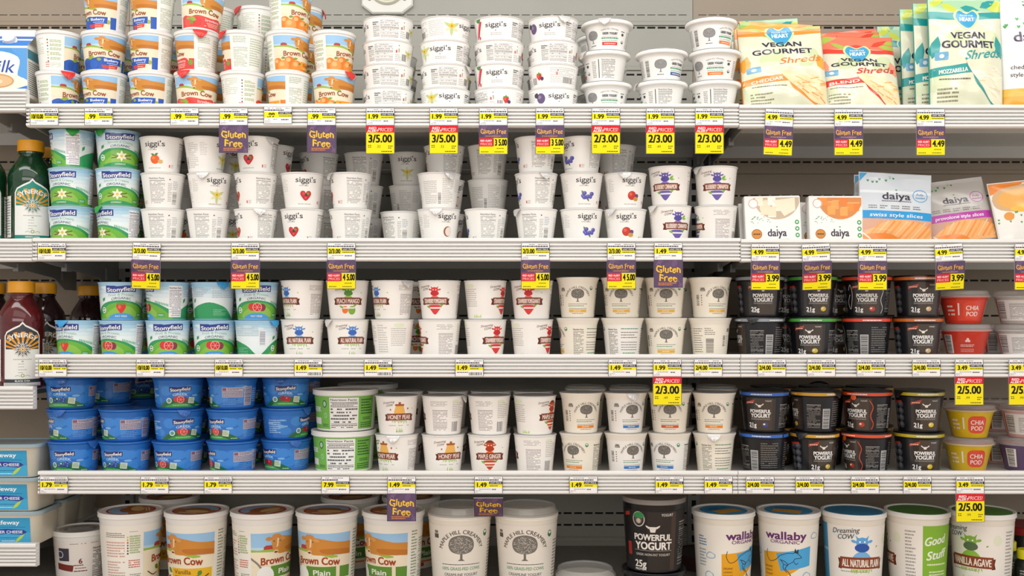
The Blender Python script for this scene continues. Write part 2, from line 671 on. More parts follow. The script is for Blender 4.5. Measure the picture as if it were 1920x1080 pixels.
# ================================================================== price tags
def art_tag(price, seed, worn=False, bars=False):
    a = Art(seed)
    a.rect(-25.2, -15, 25.2, 15, '#2b2440')          # dark edge of the clear holder
    a.rect(-24.4, -14.6, 24.4, 14.8, '#f3f2f0')
    a.fine(-18, 11.4, 22, 13.6, 1, '#77747c', 0.6, 2, 6)
    a.fine(-23.5, 6.9, 23, 10.8, 1, '#55525c', 0.85, 2, 5, 0.6)
    a.rect(-24.4, -4.6, 0.2, 6.0, '#f4e81a')
    a.rect(0.2, -3.6, 24.4, 1.4, '#f4e81a')
    a.rect(0.8, 1.6, 24.4, 6.2, '#2e2a3c')
    a.text('UNIT PRICE', 12.6, 3.9, 2.6, '#f2f2f2', 20, 0.01)
    a.fine(2, -3.2, 23.5, 0.6, 1, '#6a6622', 0.8, 1.5, 3)
    a.text(price, -12, 0.7, 8.0, '#1d1c14', 20 if len(price) > 4 else 16.5 if len(price) > 3 else 12.5, 0.03)
    if worn:
        a.rect(-16, -1.2, -2, 0.4, '#f4e81a')
    if bars:
        a.fine(-22, -9.5, -2, -6, 1, '#6c6a70')
        a.barcode(-1, -13, 22, -7.5, '#4a4850')
    else:
        a.fine(-17, -8.2, 4, -6.2, 1, '#77747c', 0.8)
        a.fine(6, -9.4, 19, -6.6, 1, '#4c4a55', 1, 1.5, 3, 0.7)
        a.fine(-23, -13.4, -13, -9, 2, '#a5a3a8')
    return a


def art_sale(price, unit):
    a = Art(5)
    a.rect(-25.6, -25.2, 25.6, 25, '#4b3550')
    a.rect(-24.8, 12, 24.8, 25, '#d7232e')
    a.text('RED', -13.5, 20.2, 4.2, '#ffffff', 13, 0.02, 0.15)
    a.text('ALERT', -13.0, 15.2, 4.2, '#ffffff', 19, 0.02, 0.15)
    a.text('PRICES!', 9, 17.6, 6.6, '#ffd9d6', 25, 0.0, 0.08)
    a.rect(-24.8, -24.6, 24.8, 12, '#f4e417')
    a.text(price, 0, 2.0, 14.0, '#1d1b12', 41, 0.03)
    a.text(unit, -3, -12.2, 4.6, '#2a281c', 7.5, 0.0)
    a.fine(-22, -15, -15, -9, 2, '#5a5620', 0.9, 1.5, 3)
    a.fine(14, -17, 22, -10, 2, '#5a5620', 0.7, 1.5, 3)
    a.fine(2, -22.8, 22, -19.5, 1, '#4a461c', 0.9, 1.5, 4)
    return a


def purple_ground(a, x0, y0, x1, y1, seed):
    a.rect(x0, y0, x1, y1, '#604d6c')
    R = random.Random(seed)
    a.clip = (x0, y0, x1, y1)
    for k in range(9):
        a.ell(R.uniform(x0, x1), R.uniform(y0, y1), R.uniform(3, 9), R.uniform(2, 5), R.choice(['#67526f', '#72597a', '#55425f']), 10, R.uniform(0, 90))
    a.clip = None


def jumble(a, t, cx, cy, h, col, w, seed, bold=0.02):
    """hand-lettered words: each letter hops a little."""
    R = random.Random(seed)
    ph = R.uniform(0, 6)
    a.text(t, cx, cy, h, col, w, bold, 0.0, lambda x, y: (x + 0.04 * y * math.sin(x * 0.5 + ph), y * (1 + 0.1 * math.sin(x * 0.9 + ph)) + h * 0.09 * math.sin(x * 0.55 + ph)))


def art_gluten_big():
    a = Art(6)
    a.rect(-25.8, -25, 25.8, 24, '#2e2036')
    purple_ground(a, -25, -24.2, 25, 23.6, 3)
    a.curve([(-21, 15), (-17, 20), (-14, 15), (-17, 12)], 0.9, '#a98aa8')
    a.curve([(14, -9), (19, -14), (21, -20)], 0.8, '#8a6c8c')
    jumble(a, 'Gluten', 0, 8.2, 12.5, '#f3c23c', 43, 2, 0.02)
    jumble(a, 'Free', 0, -7.6, 12.5, '#f3c23c', 31, 5, 0.02)
    a.fine(-18, -21.5, 18, -15.5, 2, '#e08a3c', 1, 2, 6)
    return a


def art_gluten_small(price):
    a = Art(7)
    a.rect(-25.6, -26, 25.6, 25, '#4b3550')
    purple_ground(a, -24.8, 2.5, 24.8, 24.8, 8)
    jumble(a, 'Gluten Free', 0, 14.6, 8.8, '#f0b64a', 45, 3, 0.012)
    a.fine(-14, 4.4, 14, 7.4, 1, '#c88a50', 1, 2, 6)
    a.rect(-24.8, -12.6, -0.5, 2.4, '#d9303a')
    a.text('RED ALERT', -12.6, -2.2, 3.4, '#ffffff', 20, 0.012)
    a.text('PRICES', -12.6, -8, 4.4, '#f6c0bc', 20)
    a.rect(-0.5, -12.6, 24.8, 2.4, '#f4e417')
    a.rect(-24.8, -25.4, 24.8, -12.6, '#f4e417')
    a.rect(-0.5, -12.0, 0.7, 1.8, '#3a2a20')
    a.text(price, 13.4, -5, 11.5, '#1d1b12', 20.5, 0.03)
    a.fine(6, -17.2, 22, -14.4, 1, '#4a461c', 0.9, 1.5, 3)
    a.fine(-22, -23.4, -8, -20.4, 1, '#4a461c', 0.9, 1.5, 3)
    a.fine(2, -23.4, 22, -20.4, 1, '#4a461c', 1, 1.5, 3)
    return a


M_CARD = mat('tag_card', '#efeeea', 0.6)
_tagm = {}


def tag_part(kind, *args):
    k = (kind,) + args
    if k not in _tagm:
        if kind == 'tag':
            w, z0, z1, art = 25.3, -15.1, 15.1, art_tag(args[0], hash_str(args[0]), args[1], args[2])
        elif kind == 'sale':
            w, z0, z1, art = 25.7, -25.3, 25.1, art_sale(*args)
        elif kind == 'big':
            w, z0, z1, art = 25.9, -25.1, 24.1, art_gluten_big()
        else:
            w, z0, z1, art = 25.7, -26.1, 25.1, art_gluten_small(*args)
        g = Geo().box(-w * 1e-3, 0, z0 * 1e-3, w * 1e-3, 0.0006, z1 * 1e-3)
        _tagm[k] = (g.build('card', M_CARD), art.flat('print', 0.12, 0.03))
    return _tagm[k]


def hash_str(s):
    return sum((i + 3) * ord(c) for i, c in enumerate(s)) % 9973


def tag_at(sec, row, px, price, panel=None, arg=None, tilt=0.0, lean=0.0, worn=False, bars=False, nth=0, py=None):
    zl = LIP[sec][row][0]
    z = (zl - 0.0235) if py is None else wz(py, 0)
    nm = {'sale': 'with red-topped yellow sale panel', 'big': 'with purple gluten-free card', 'small': 'with purple, red and yellow panel', None: 'with nothing hanging'}[panel]
    t = thing('price_tag', '%s price tag %s, %s on %s%s shelf' % ('worn' if worn else 'white', nm, ORD[nth] + ' from left', 'short ' if sec == 'right' else 'main ', ROWN[row]),
              'price tag', (wx(px, -0.004), -0.0042, z), (0, math.radians(tilt), 0), 'price tags on the %s shelf' % ROWN[row])
    c, p = tag_part('tag', price, worn, bars)
    o = link('price_card', c, t)
    link('printed_price', p, o)
    if panel:
        c, p = tag_part(panel, *(arg or ()))
        zc = {'sale': -0.0405, 'big': -0.0392, 'small': -0.0405}[panel]
        o = link('hanging_panel', c, t, (0, -0.0004, zc), (math.radians(lean), 0, 0))
        link('printed_offer', p, o)
    return t


TAGS = {
    ('main', 0): [(83, '10/10.00'), (185, '.99'), (346, '.99'), (438, '.99', 'big'), (521, '.99', None, None, {'worn': True, 'py': 217}), (603, '.99', 'big'),
                  (713, '1.99', 'sale', ('3/5.00', '.32')), (832, '1.99', 'sale', ('3/5.00', '.32')), (925, '1.99', 'small', ('3 5.00',)), (1031, '1.99', 'small', ('3 5.00',)),
                  (1136, '1.99', 'sale', ('2/3.00', '.49')), (1238, '1.99', 'sale', ('2/3.00', '.49'), {'py': 220}), (1330, '1.99', 'sale', ('2/3.00', '.49'))],
    ('right', 0): [(1461, '4.99', 'small', ('4.49',), {'tilt': 2.5}), (1591, '4.99', 'small', ('4.49',)), (1745, '4.99', 'small', ('4.49',))],
    ('main', 1): [(97, '10/10.00'), (275, '2/3.00', 'small', ('4 5.00',), {'tilt': 2.0, 'lean': 7}), (460, '2/3.00', 'small', ('4 5.00',)), (640, '2/3.00', 'small', ('4 5.00',)),
                  (1004, '2/3.00', 'small', ('4 5.00',)), (1165, '2/3.00', 'small', ('4 5.00',)), (1253, '1.49', 'big')],
    ('right', 1): [(1435, '4.99', 'small', ('3.99',)), (1530, '4.99', 'small', ('3.99',), {'tilt': -2.5, 'lean': 12}), (1636, '4.99', 'small', ('3.99',)), (1779, '4.99', 'small', ('3.99',), {'tilt': -3, 'lean': 12}), (1929, '4.99', 'small', ('3.99',))],
    ('main', 2): [(99, '10/10.00'), (282, '10/10.00'), (429, '10/10.00'), (578, '1.49', None, None, {'bars': True}), (709, '1.49', None, None, {'bars': True}), (880, '1.49', None, None, {'bars': True}),
                  (1167, '1.49'), (1251, '1.99', 'sale', ('2/3.00', '.49')), (1328, '2/4.00')],
    ('right', 2): [(1447, '2/4.00'), (1540, '2/4.00'), (1633, '2/4.00'), (1737, '2/4.00'), (1817, '3.49', 'sale', ('2/5.00', '.99')), (1918, '3.49', 'sale', ('2/5.00', '.99'))],
    ('main', 3): [(101, '1.79'), (290, '1.79'), (409, '1.79'), (629, '7.99'), (753, '1.49', 'big'), (916, '1.49', 'big', None, {'lean': 38}), (1094, '1.49'), (1255, '1.49'), (1347, '1.49')],
    ('right', 3): [(1425, '2/4.00'), (1518, '2/4.00'), (1622, '2/4.00'), (1720, '2/4.00'), (1819, '3.49', 'sale', ('2/5.00', '.99'))],
}
for (sec, row), lst in TAGS.items():
    for n, e in enumerate(lst):
        kw = e[4] if len(e) > 4 else {}
        tag_at(sec, row, e[0], e[1], e[2] if len(e) > 2 else None, e[3] if len(e) > 3 else None, nth=n + 1, **kw)

# ================================================================== yogurt cups: shapes
P_WHITE = mat('white_cup_plastic', '#f1f0ec', 0.32)
P_CREAM = mat('cream_cup_plastic', '#efe9dc', 0.34)
P_BLACK = mat('black_cup_plastic', '#16161a', 0.28)
P_BLUE = mat('blue_cup_plastic', '#2a70c2', 0.3)
P_SKY = mat('pale_blue_cup_plastic', '#bcd9e8', 0.34)
FOIL_RED = mat('red_foil', '#dc2a24', 0.3, spec=0.6)
FOIL_SILVER = mat('silver_white_foil', '#d9d8d6', 0.28, metal=0.25, bump=0.15, nscale=120)
FOIL_GREEN = mat('green_foil', '#35a548', 0.3)
FOIL_SKY = mat('sky_blue_foil', '#3f9fd8', 0.3)
FOIL_DARK = mat('black_foil', '#1d1d20', 0.3)
LID_WHITE = mat('white_lid_plastic', '#efeeea', 0.35)
LID_CLEAR = mat('clear_lid_plastic', '#f4f2ee', 0.08, alpha=0.15, spec=0.8)
FOIL_BLUE = mat('blue_foil', '#2c62b0', 0.25)
SHAPES = {
    # name: rim radius, radius under the rim, foot radius, height, rim depth, body material, lid material
    'cow': (40.8, 38.5, 32.0, 72.5, 6.5, P_WHITE, FOIL_SILVER),
    'low': (47.3, 46.0, 40.5, 42.2, 2.2, P_WHITE, FOIL_SILVER),
    'sleeve': (40.0, 38.5, 30.2, 64.6, 2.6, P_WHITE, FOIL_SILVER),
    'greek': (48.5, 41.0, 32.5, 56.0, 7.5, P_WHITE, FOIL_SILVER),
    'meadow': (40.3, 39.0, 33.8, 68.8, 2.4, P_SKY, FOIL_SKY),
    'dream': (40.0, 38.5, 31.6, 70.4, 2.2, P_WHITE, FOIL_SILVER),
    'tree': (39.8, 36.4, 29.8, 73.2, 4.0, P_CREAM, FOIL_SILVER),
    'black': (44.5, 42.2, 36.3, 75.0, 11.0, P_BLACK, FOIL_DARK),
    'blue': (47.6, 44.6, 38.0, 58.0, 4.0, P_BLUE, FOIL_BLUE),
}


def cup_profile(k):
    rr, rt, rb, H, rim = SHAPES[k][:5]
    p = [(0, 1.6), (rb - 4, 1.6), (rb - 2.6, 0), (rb - 1.0, 0), (rb, 1.2)]
    if k == 'greek':
        p += [(rb + 1, 6), (rt - 0.5, H - rim - 6), (rt, H - rim - 3), (rt + 1.2, H - rim - 1.2), (rr - 1, H - rim), (rr - .2, H - rim + 1), (rr, H - rim + 2.2), (rr, H - 2.6), (rr - .8, H - 1), (rr - 2.4, H - .4)]
    elif k == 'tree':
        p += [(rt - 1.0, H - 13), (rt, H - 11), (rt + 0.9, H - 7), (rt + 2.6, H - 3.2), (rr - .3, H - 2), (rr, H - 1.3), (rr - .3, H - .5), (rr - 1.6, H - .2)]
    elif k == 'black':
        p += [(rt, H - rim), (rt + .8, H - rim + .8), (rr - .4, H - rim + 1.6), (rr - .2, H - 3.4), (rr, H - 2.4), (rr - .1, H - .8), (rr - 1.2, H - .2)]
    elif k == 'blue':
        p += [(rb + 1.6, 5), (rt - 1.6, H - 14), (rt, H - 9), (rt + 1.4, H - 5), (rr - 3, H - 3.6), (rr - .4, H - 3), (rr, H - 2), (rr - .3, H - .7), (rr - 1.5, H - .2)]
    else:
        p += [(rt, H - rim), (rr - .5, H - rim + .3), (rr, H - rim + 1.0), (rr + .1, H - 1.0), (rr - .4, H - .4), (rr - 1.8, H - .2)]
        if k == 'cow':
            p[5:8] = [(rt, H - rim - 1), (rt + .6, H - rim + .2), (rr - .7, H - rim + .6), (rr - .2, H - rim + 1.6), (rr - .5, H - 3.2), (rr, H - 2.4)]
    return p


def foil_mesh(k, m):
    rr, H = SHAPES[k][0], SHAPES[k][3]
    return lathe('foil_lid', [(rr - 3.2, H - 0.25), (rr - .4, H - 0.15), (rr - .35, H + 0.1), (rr - 2.0, H + 0.3), (rr - 6, H + 0.2), (0, H + 0.2)], m, 56, 60)


def tab_mesh(k, m, size=1.0):
    """the foil's pull tab, a tongue bent down over the rim; its middle points to -y."""
    rr, H = SHAPES[k][0], SHAPES[k][3]
    V, F = [], []
    nt, nu = 7, 8
    L, W = 15.0 * size, 13.0 * size
    for i in range(nt + 1):
        t = i / nt
        w = W * max(0.03, (1 - t ** 1.7)) ** 0.8
        r = rr + 0.7 + 3.2 * math.sin(min(1, t * 1.3) * PI / 2)
        z = H + 0.1 - L * t ** 1.25
        for j in range(nu + 1):
            a = (j / nu * 2 - 1) * w / rr
            rj = r + 0.8 * math.sin(j * 2.1 + i)*t
            V.append((rj * math.sin(a) * 1e-3, -rj * math.cos(a) * 1e-3, z * 1e-3))
    for i in range(nt):
        for j in range(nu):
            q = i * (nu + 1) + j
            F.append((q, q + 1, q + nu + 2, q + nu + 1))
    n = len(V)
    V += [(x * 0.992, y * 0.992, z - 0.0002) for x, y, z in V]
    F += [tuple(i + n for i in reversed(f)) for f in F]
    return mesh('pull_tab', V, F, m, True, 60)


# ================================================================== yogurt cups: printed designs
def strawberry(a, x, y, s, leaf=True):
    a.blob([(x, y + s), (x + s * .85, y + s * .65), (x + s * .8, y - .1 * s), (x, y - 1.1 * s), (x - s * .8, y - .1 * s), (x - s * .85, y + s * .65)], '#e0322c')
    a.ell(x - .3 * s, y + .2 * s, .3 * s, .4 * s, '#ef6a52', 8)
    if leaf:
        a.blob([(x, y + 1.5 * s), (x + .3 * s, y + s), (x + s, y + s), (x + .3 * s, y + .6 * s), (x, y + .75 * s), (x - .3 * s, y + .6 * s), (x - s, y + s), (x - .3 * s, y + s)], '#5f9b3c', 2)


def pomegranate_cut(a, x, y, s):
    a.ell(x - s * .8, y + .1 * s, s * .85, s * .85, '#d8343a')
    a.ell(x + s * 1.35, y - .05 * s, s * .75, s * .8, '#8a2c46')
    a.ell(x + .25 * s, y, s, s, '#f0b8a0')
    a.ell(x + .25 * s, y, s * .86, s * .86, '#d52e34')
    for k in range(6):
        t = k * PI / 3
        a.line([(x + .25 * s, y), (x + .25 * s + .8 * s * math.cos(t), y + .8 * s * math.sin(t))], .1 * s, '#f0a494')


def vanilla_flower(a, x, y, s, petal='#f4efd2', mid='#e2c24a', pods=True):
    if pods:
        a.curve([(x - 2.2 * s, y - .5 * s), (x, y - .1 * s), (x + 2.1 * s, y + .3 * s)], .22 * s, '#6b3a22')
        a.curve([(x - 2.0 * s, y + .2 * s), (x, y - .25 * s), (x + 2.2 * s, y - .6 * s)], .2 * s, '#7d4a2a')
    for k in range(6):
        t = PI / 2 + k * PI / 3
        c, q = math.cos(t), math.sin(t)
        a.blob([(x, y), (x + .5 * s * c - .3 * s * q, y + .5 * s * q + .3 * s * c), (x + 1.25 * s * c, y + 1.25 * s * q), (x + .5 * s * c + .3 * s * q, y + .5 * s * q - .3 * s * c)], petal, 3)
    a.ell(x, y, .32 * s, .32 * s, mid, 10)


def berries(a, x, y, s, col='#5a55a8', n=6, seed=2, hi='#8a86cc'):
    R = random.Random(seed)
    for k in range(n):
        bx, by = x + R.uniform(-1.3, 1.3) * s, y + R.uniform(-.55, .55) * s
        a.ell(bx, by, .45 * s, .45 * s, col, 10)
        a.ell(bx - .12 * s, by + .14 * s, .16 * s, .16 * s, hi, 6)


def leaf(a, x, y, l, w, rot, col):
    c, q = math.cos(math.radians(rot)), math.sin(math.radians(rot))
    f = lambda u, v: (x + u * c - v * q, y + u * q + v * c)
    return a.poly([f(0, 0), f(.3 * l, .45 * w), f(.65 * l, .4 * w), f(l, 0), f(.65 * l, -.4 * w), f(.3 * l, -.45 * w)], col)


def cow_scene(a, x0, x1, y0, y1, k=1.0, cx=-4.0):
    """blue sky, green hill with a red barn and a brown cow looking out over a cream field."""
    H = y1 - y0
    a.clip = (x0, y0, x1, y1)
    a.rect(x0, y0, x1, y1, '#efe2c6')
    a.rect(x0, y0 + .60 * H, x1, y1, '#9cc7ea')
    a.rect(x0, y0 + .60 * H, x1, y0 + .74 * H, '#bcd9ee')
    a.blob([(x0 - 9, y0 + .69 * H), (x0 + 10 * k, y0 + .69 * H), (x0 + 22 * k, y0 + .72 * H), (x0 + 40 * k, y0 + .66 * H), (x0 + 60 * k, y0 + .56 * H), (x0 - 9, y0 + .52 * H)], '#9db94a')
    a.blob([(x0 - 9, y0 + .63 * H), (x0 + 20 * k, y0 + .65 * H), (x0 + 42 * k, y0 + .60 * H), (x0 + 62 * k, y0 + .45 * H), (x0 - 9, y0 + .4 * H)], '#efe2c6')
    a.poly([(x0 + 14 * k, y0 + .70 * H), (x0 + 25 * k, y0 + .70 * H), (x0 + 25 * k, y0 + .745 * H), (x0 + 22.5 * k, y0 + .775 * H), (x0 + 16.5 * k, y0 + .775 * H), (x0 + 14 * k, y0 + .745 * H)], '#b8403c')
    # cow's body runs off the panel
    a.blob([(cx + 3 * k, y0 + .90 * H), (cx + 14 * k, y0 + .90 * H), (cx + 32 * k, y0 + .84 * H), (x1 + 12, y0 + .80 * H), (x1 + 12, y0 + .60 * H), (cx + 30 * k, y0 + .615 * H), (cx + 10 * k, y0 + .60 * H), (cx + 1 * k, y0 + .64 * H)], '#cf8a38')
    a.blob([(cx + 12 * k, y0 + .70 * H), (cx + 26 * k, y0 + .72 * H), (x1 + 5, y0 + .68 * H), (x1 + 5, y0 + .61 * H), (cx + 20 * k, y0 + .62 * H)], '#bf7428')
    a.blob([(x0 - 4, y0 + .60 * H - 30), (cx + 8 * k, y0 + .62 * H), (cx + 26 * k, y0 + .635 * H), (x1 + 6, y0 + .61 * H), (x1 + 6, y0 + .40 * H)], '#efe2c6') if False else None
    # head, ears, blaze, muzzle
    a.blob([(cx - 5 * k, y0 + .95 * H), (cx + 2 * k, y0 + .97 * H), (cx + 6 * k, y0 + .92 * H), (cx + 5 * k, y0 + .78 * H), (cx + 1.5 * k, y0 + .655 * H), (cx - 2.5 * k, y0 + .655 * H), (cx - 5.5 * k, y0 + .78 * H)], '#d69042')
    a.blob([(cx - 5 * k, y0 + .91 * H), (cx - 10 * k, y0 + .93 * H), (cx - 12.5 * k, y0 + .885 * H), (cx - 8 * k, y0 + .855 * H)], '#d08a3c')
    a.blob([(cx + 5 * k, y0 + .90 * H), (cx + 9 * k, y0 + .905 * H), (cx + 12 * k, y0 + .855 * H), (cx + 7 * k, y0 + .84 * H)], '#dc9c50')
    a.poly([(cx + .6 * k, y0 + .90 * H), (cx + 2.8 * k, y0 + .88 * H), (cx + 2.0 * k, y0 + .75 * H), (cx - .4 * k, y0 + .72 * H), (cx + .4 * k, y0 + .8 * H)], '#f2d9ae')
    a.ell(cx - .6 * k, y0 + .655 * H, 3.0 * k, .028 * H, '#eccf9e', 10)
    a.ell(cx - .6 * k, y0 + .64 * H, 2.2 * k, .018 * H, '#7a3f1c', 8)
    a.ell(cx - 3.2 * k, y0 + .845 * H, .7 * k, .014 * H, '#4b2510', 6)
    a.ell(cx + 4.2 * k, y0 + .84 * H, .7 * k, .014 * H, '#4b2510', 6)
    a.clip = None


def art_cow(fl):
    a = Art(11)
    a.rect(-112, 3, 112, 64.5, '#f0efe9')
    cow_scene(a, -48, 48, 3, 63)
    a.text('Brown Cow', 0, 31.5, 9, '#9a4c22', 58, 0.02, 0, lambda x, y: (x, y + 1.3 * math.cos(x / 14)))
    a.clip = (-48, 3, 48, 63)
    if fl == 'blueberry':
        a.blob([(-50, 16), (-38, 23), (-24, 22), (-8, 25), (4, 22), (4, 0), (-50, 0)], '#2b5db6')
        a.ell(-34, 12, 7, 7, '#2a53a6', 14); a.ell(-20, 12, 8, 8, '#3568c4', 14)
        leaf(a, -32, 22, 14, 7, 12, '#94ab36'); leaf(a, -14, 21, 9, 6, -8, '#94ab36')
        a.rect(-4, 12, 32, 24, '#2456b8')
        a.rect(37, 3, 48, 24, '#2c5cb8')
        a.poly([(-6, 10.5), (26, 11.5), (24, 5.5), (-2, 4.5)], '#d8433c')
        a.text('Blueberry', 13, 19.8, 5, '#f4f6ff', 27, 0.02)
        a.fine(0, 13, 26, 16, 1, '#b8ccf0'); a.fine(2, 6.6, 21, 9, 1, '#f2c8c0')
        a.ell(34, 15, 3, 4, '#a8b438', 8)
    elif fl == 'strawberry':
        a.blob([(-50, 18), (-40, 24), (-26, 22), (-14, 25), (4, 23), (14, 22), (34, 22), (34, 0), (-50, 0)], '#dd4a44')
        a.ell(-33, 13, 8, 9, '#e65a50', 14); a.ell(-14, 13, 9, 9, '#d83c3c', 14)
        leaf(a, -28, 20, 14, 9, -20, '#8db04a'); leaf(a, -27, 16, 10, 7, -55, '#6f9a3a'); leaf(a, -27, 18, 9, 5, 170, '#8db04a')
        a.text('Strawberry', 16, 18, 4.6, '#fbe6e0', 30, 0.012)
        a.fine(0, 6, 30, 14, 3, '#f6c4ba')
        a.rect(38, 3, 48, 22, '#d8403c'); a.ell(41, 15, 5, 5, '#7d9e3a', 8)
    else:
        a.rect(-48, 3, 48, 12, '#f0801e')
        for x, y, r, c in ((-41, 15, 9, '#f2842a'), (-18, 17, 10, '#ee7a24'), (-30, 9, 11, '#f69a4a'), (-4, 10, 11, '#f4903a'), (14, 8, 9, '#ef8026')):
            a.ell(x, y, r, r * .9, c, 16)
            a.ell(x - r * .25, y + r * .25, r * .45, r * .38, '#f9b878', 10)
        leaf(a, -34, 22, 9, 5, 10, '#7f9a3a'); leaf(a, -12, 21, 10, 5, 15, '#86a040'); leaf(a, 6, 16, 8, 4, 200, '#5e8a34')
        a.rect(4, 5, 36, 19, '#f4a02c')
        a.text('Peach', 20, 14, 5.4, '#c8541a', 18, 0.012)
        a.fine(6, 6, 34, 9.5, 1, '#f8d8a0')
        a.rect(38, 3, 48, 20, '#ee7c26')
    a.clip = None
    # the plain side: code dots, pale green text blocks, nutrition
    for k, c in enumerate(('#343a40', '#b04038', '#3f4e78', '#62a8c0', '#c8483c', '#d8c040', '#b05a78', '#2c3c80')):
        a.ell(-76, 55 - 5.4 * k, 1.3, 1.5, c, 6)
    for y0, y1 in ((50, 55), (43, 48), (36, 41), (27, 33), (19, 24)):
        a.fine(-72, y0, -53, y1, 2, '#b9c6a4', 1, 3, 7, .75)
    a.fine(-72, 6, -53, 15, 4, '#c3cdb2', .8)
    a.fine(-82, 6, -74, 17, 3, '#d8928a', .8)
    a.fine(-110, 30, -84, 60, 9, '#ccd2c0', .8)
    a.fine(54, 50, 76, 62, 4, '#aab59c', .9)
    a.nutrition(53, 6, 80, 48, '#9aa88c', None, 9, False, '#b6c0a8')
    a.fine(83, 10, 108, 60, 12, '#b8c2aa', .85)
    return a


def siggi(a, x, y, h, w):
    """the hand-drawn wordmark: light serif letters with a curl."""
    a.text("siggi's", x, y, h, '#48484a', w, 0.013)
    xs = x - w / 2
    for f in (0.03, 0.27, 0.42, 0.60, 0.78, 0.97):
        a.rect(xs + f * w - .7, y - h * .5, xs + f * w + 1.0, y - h * .42, '#4a4a4c')
    a.curve([(xs + .36 * w, y - .62 * h), (xs + .42 * w, y - .85 * h), (xs + .3 * w, y - .92 * h)], .6, '#4a4a4c', 3)


def siggi_fruit(a, v, x, y, s):
    if v == 'vanilla':
        vanilla_flower(a, x, y, s * 1.25, '#dfe3b4', '#e9b92e', False)
        for r in (30, 150, 270):
            leaf(a, x, y, 1.9 * s, .7 * s, r, '#c6d08e')
        a.ell(x, y + .25 * s, .55 * s, .5 * s, '#f0c832', 12)
        a.ell(x, y + .2 * s, .2 * s, .25 * s, '#c08a20', 6)
    elif v == 'orange':
        a.ell(x, y, 1.05 * s, s, '#e8662c', 16); a.ell(x - .3 * s, y + .3 * s, .4 * s, .35 * s, '#f08a4a', 8)
        leaf(a, x, y + .9 * s, .9 * s, .5 * s, 160, '#5e8a3c'); leaf(a, x, y + .9 * s, .9 * s, .5 * s, 30, '#4e7a34')
        a.blob([(x + .7 * s, y - .2 * s), (x + 1.6 * s, y - .1 * s), (x + 1.7 * s, y - .8 * s), (x + .9 * s, y - .9 * s)], '#d8b478', 3)
    elif v == 'heart':
        a.blob([(x, y - 1.2 * s), (x - 1.2 * s, y + .1 * s), (x - .95 * s, y + .95 * s), (x - .25 * s, y + .9 * s), (x, y + .5 * s), (x + .25 * s, y + .9 * s), (x + .95 * s, y + .95 * s), (x + 1.2 * s, y + .1 * s)], '#c82c34', 3)
        a.ell(x - .5 * s, y + .4 * s, .35 * s, .35 * s, '#e04a48', 8); a.ell(x + .1 * s, y + .1 * s, .3 * s, .3 * s, '#3c3a5a', 8)
        a.ell(x + .5 * s, y + .4 * s, .32 * s, .32 * s, '#7a9a38', 8); a.ell(x, y - .5 * s, .3 * s, .3 * s, '#e4514e', 8)
    elif v == 'blueberry':
        leaf(a, x - .6 * s, y, 1.3 * s, .6 * s, 120, '#6f9450'); leaf(a, x, y - .4 * s, 1.1 * s, .5 * s, 300, '#5f8844')
        berries(a, x + .2 * s, y, s, '#5c58b0', 9, 4, '#9490d4')
    elif v == 'pomegranate':
        a.ell(x, y, s, s, '#cc3a2c', 16); a.ell(x - .3 * s, y + .3 * s, .4 * s, .4 * s, '#e2644a', 8)
        a.ell(x + 1.2 * s, y - .1 * s, .5 * s, .5 * s, '#6a4a78', 8); a.ell(x + 1.0 * s, y - .75 * s, .65 * s, .5 * s, '#c89a4a', 8)
    elif v == 'coconut':
        a.ell(x, y, s, 1.15 * s, '#9a5a44', 14); a.ell(x + .2 * s, y, .8 * s, s, '#ecdcd2', 14)
    elif v == 'rhubarb':
        a.line([(x - .6 * s, y - 1.5 * s), (x + .5 * s, y + 1.3 * s)], .5 * s, '#cc3a4e')
        a.line([(x - .9 * s, y - 1.2 * s), (x + .1 * s, y + 1.4 * s)], .35 * s, '#e26a7a')
        a.blob([(x, y + 1.2 * s), (x - .9 * s, y + 1.6 * s), (x - .7 * s, y + 2.2 * s), (x + .4 * s, y + 2.0 * s)], '#4f9048', 3)
        a.ell(x - 1.0 * s, y - 1.7 * s, .3 * s, .4 * s, '#d84a58', 6); a.ell(x - .2 * s, y - 1.9 * s, .3 * s, .4 * s, '#d84a58', 6)
    elif v == 'plum':
        a.ell(x, y, 1.0 * s, 1.1 * s, '#6c5a80', 14); a.ell(x - .3 * s, y + .3 * s, .4 * s, .4 * s, '#9a8aac', 8)
        a.blob([(x - 1.6 * s, y + .9 * s), (x - .8 * s, y + 1.2 * s), (x - .6 * s, y + .3 * s), (x - 1.4 * s, y + .2 * s)], '#4a4450', 3)
    elif v == 'raspberry':
        strawberry(a, x, y, s)
        a.ell(x + s, y - .6 * s, .6 * s, .6 * s, '#4f4468', 8)


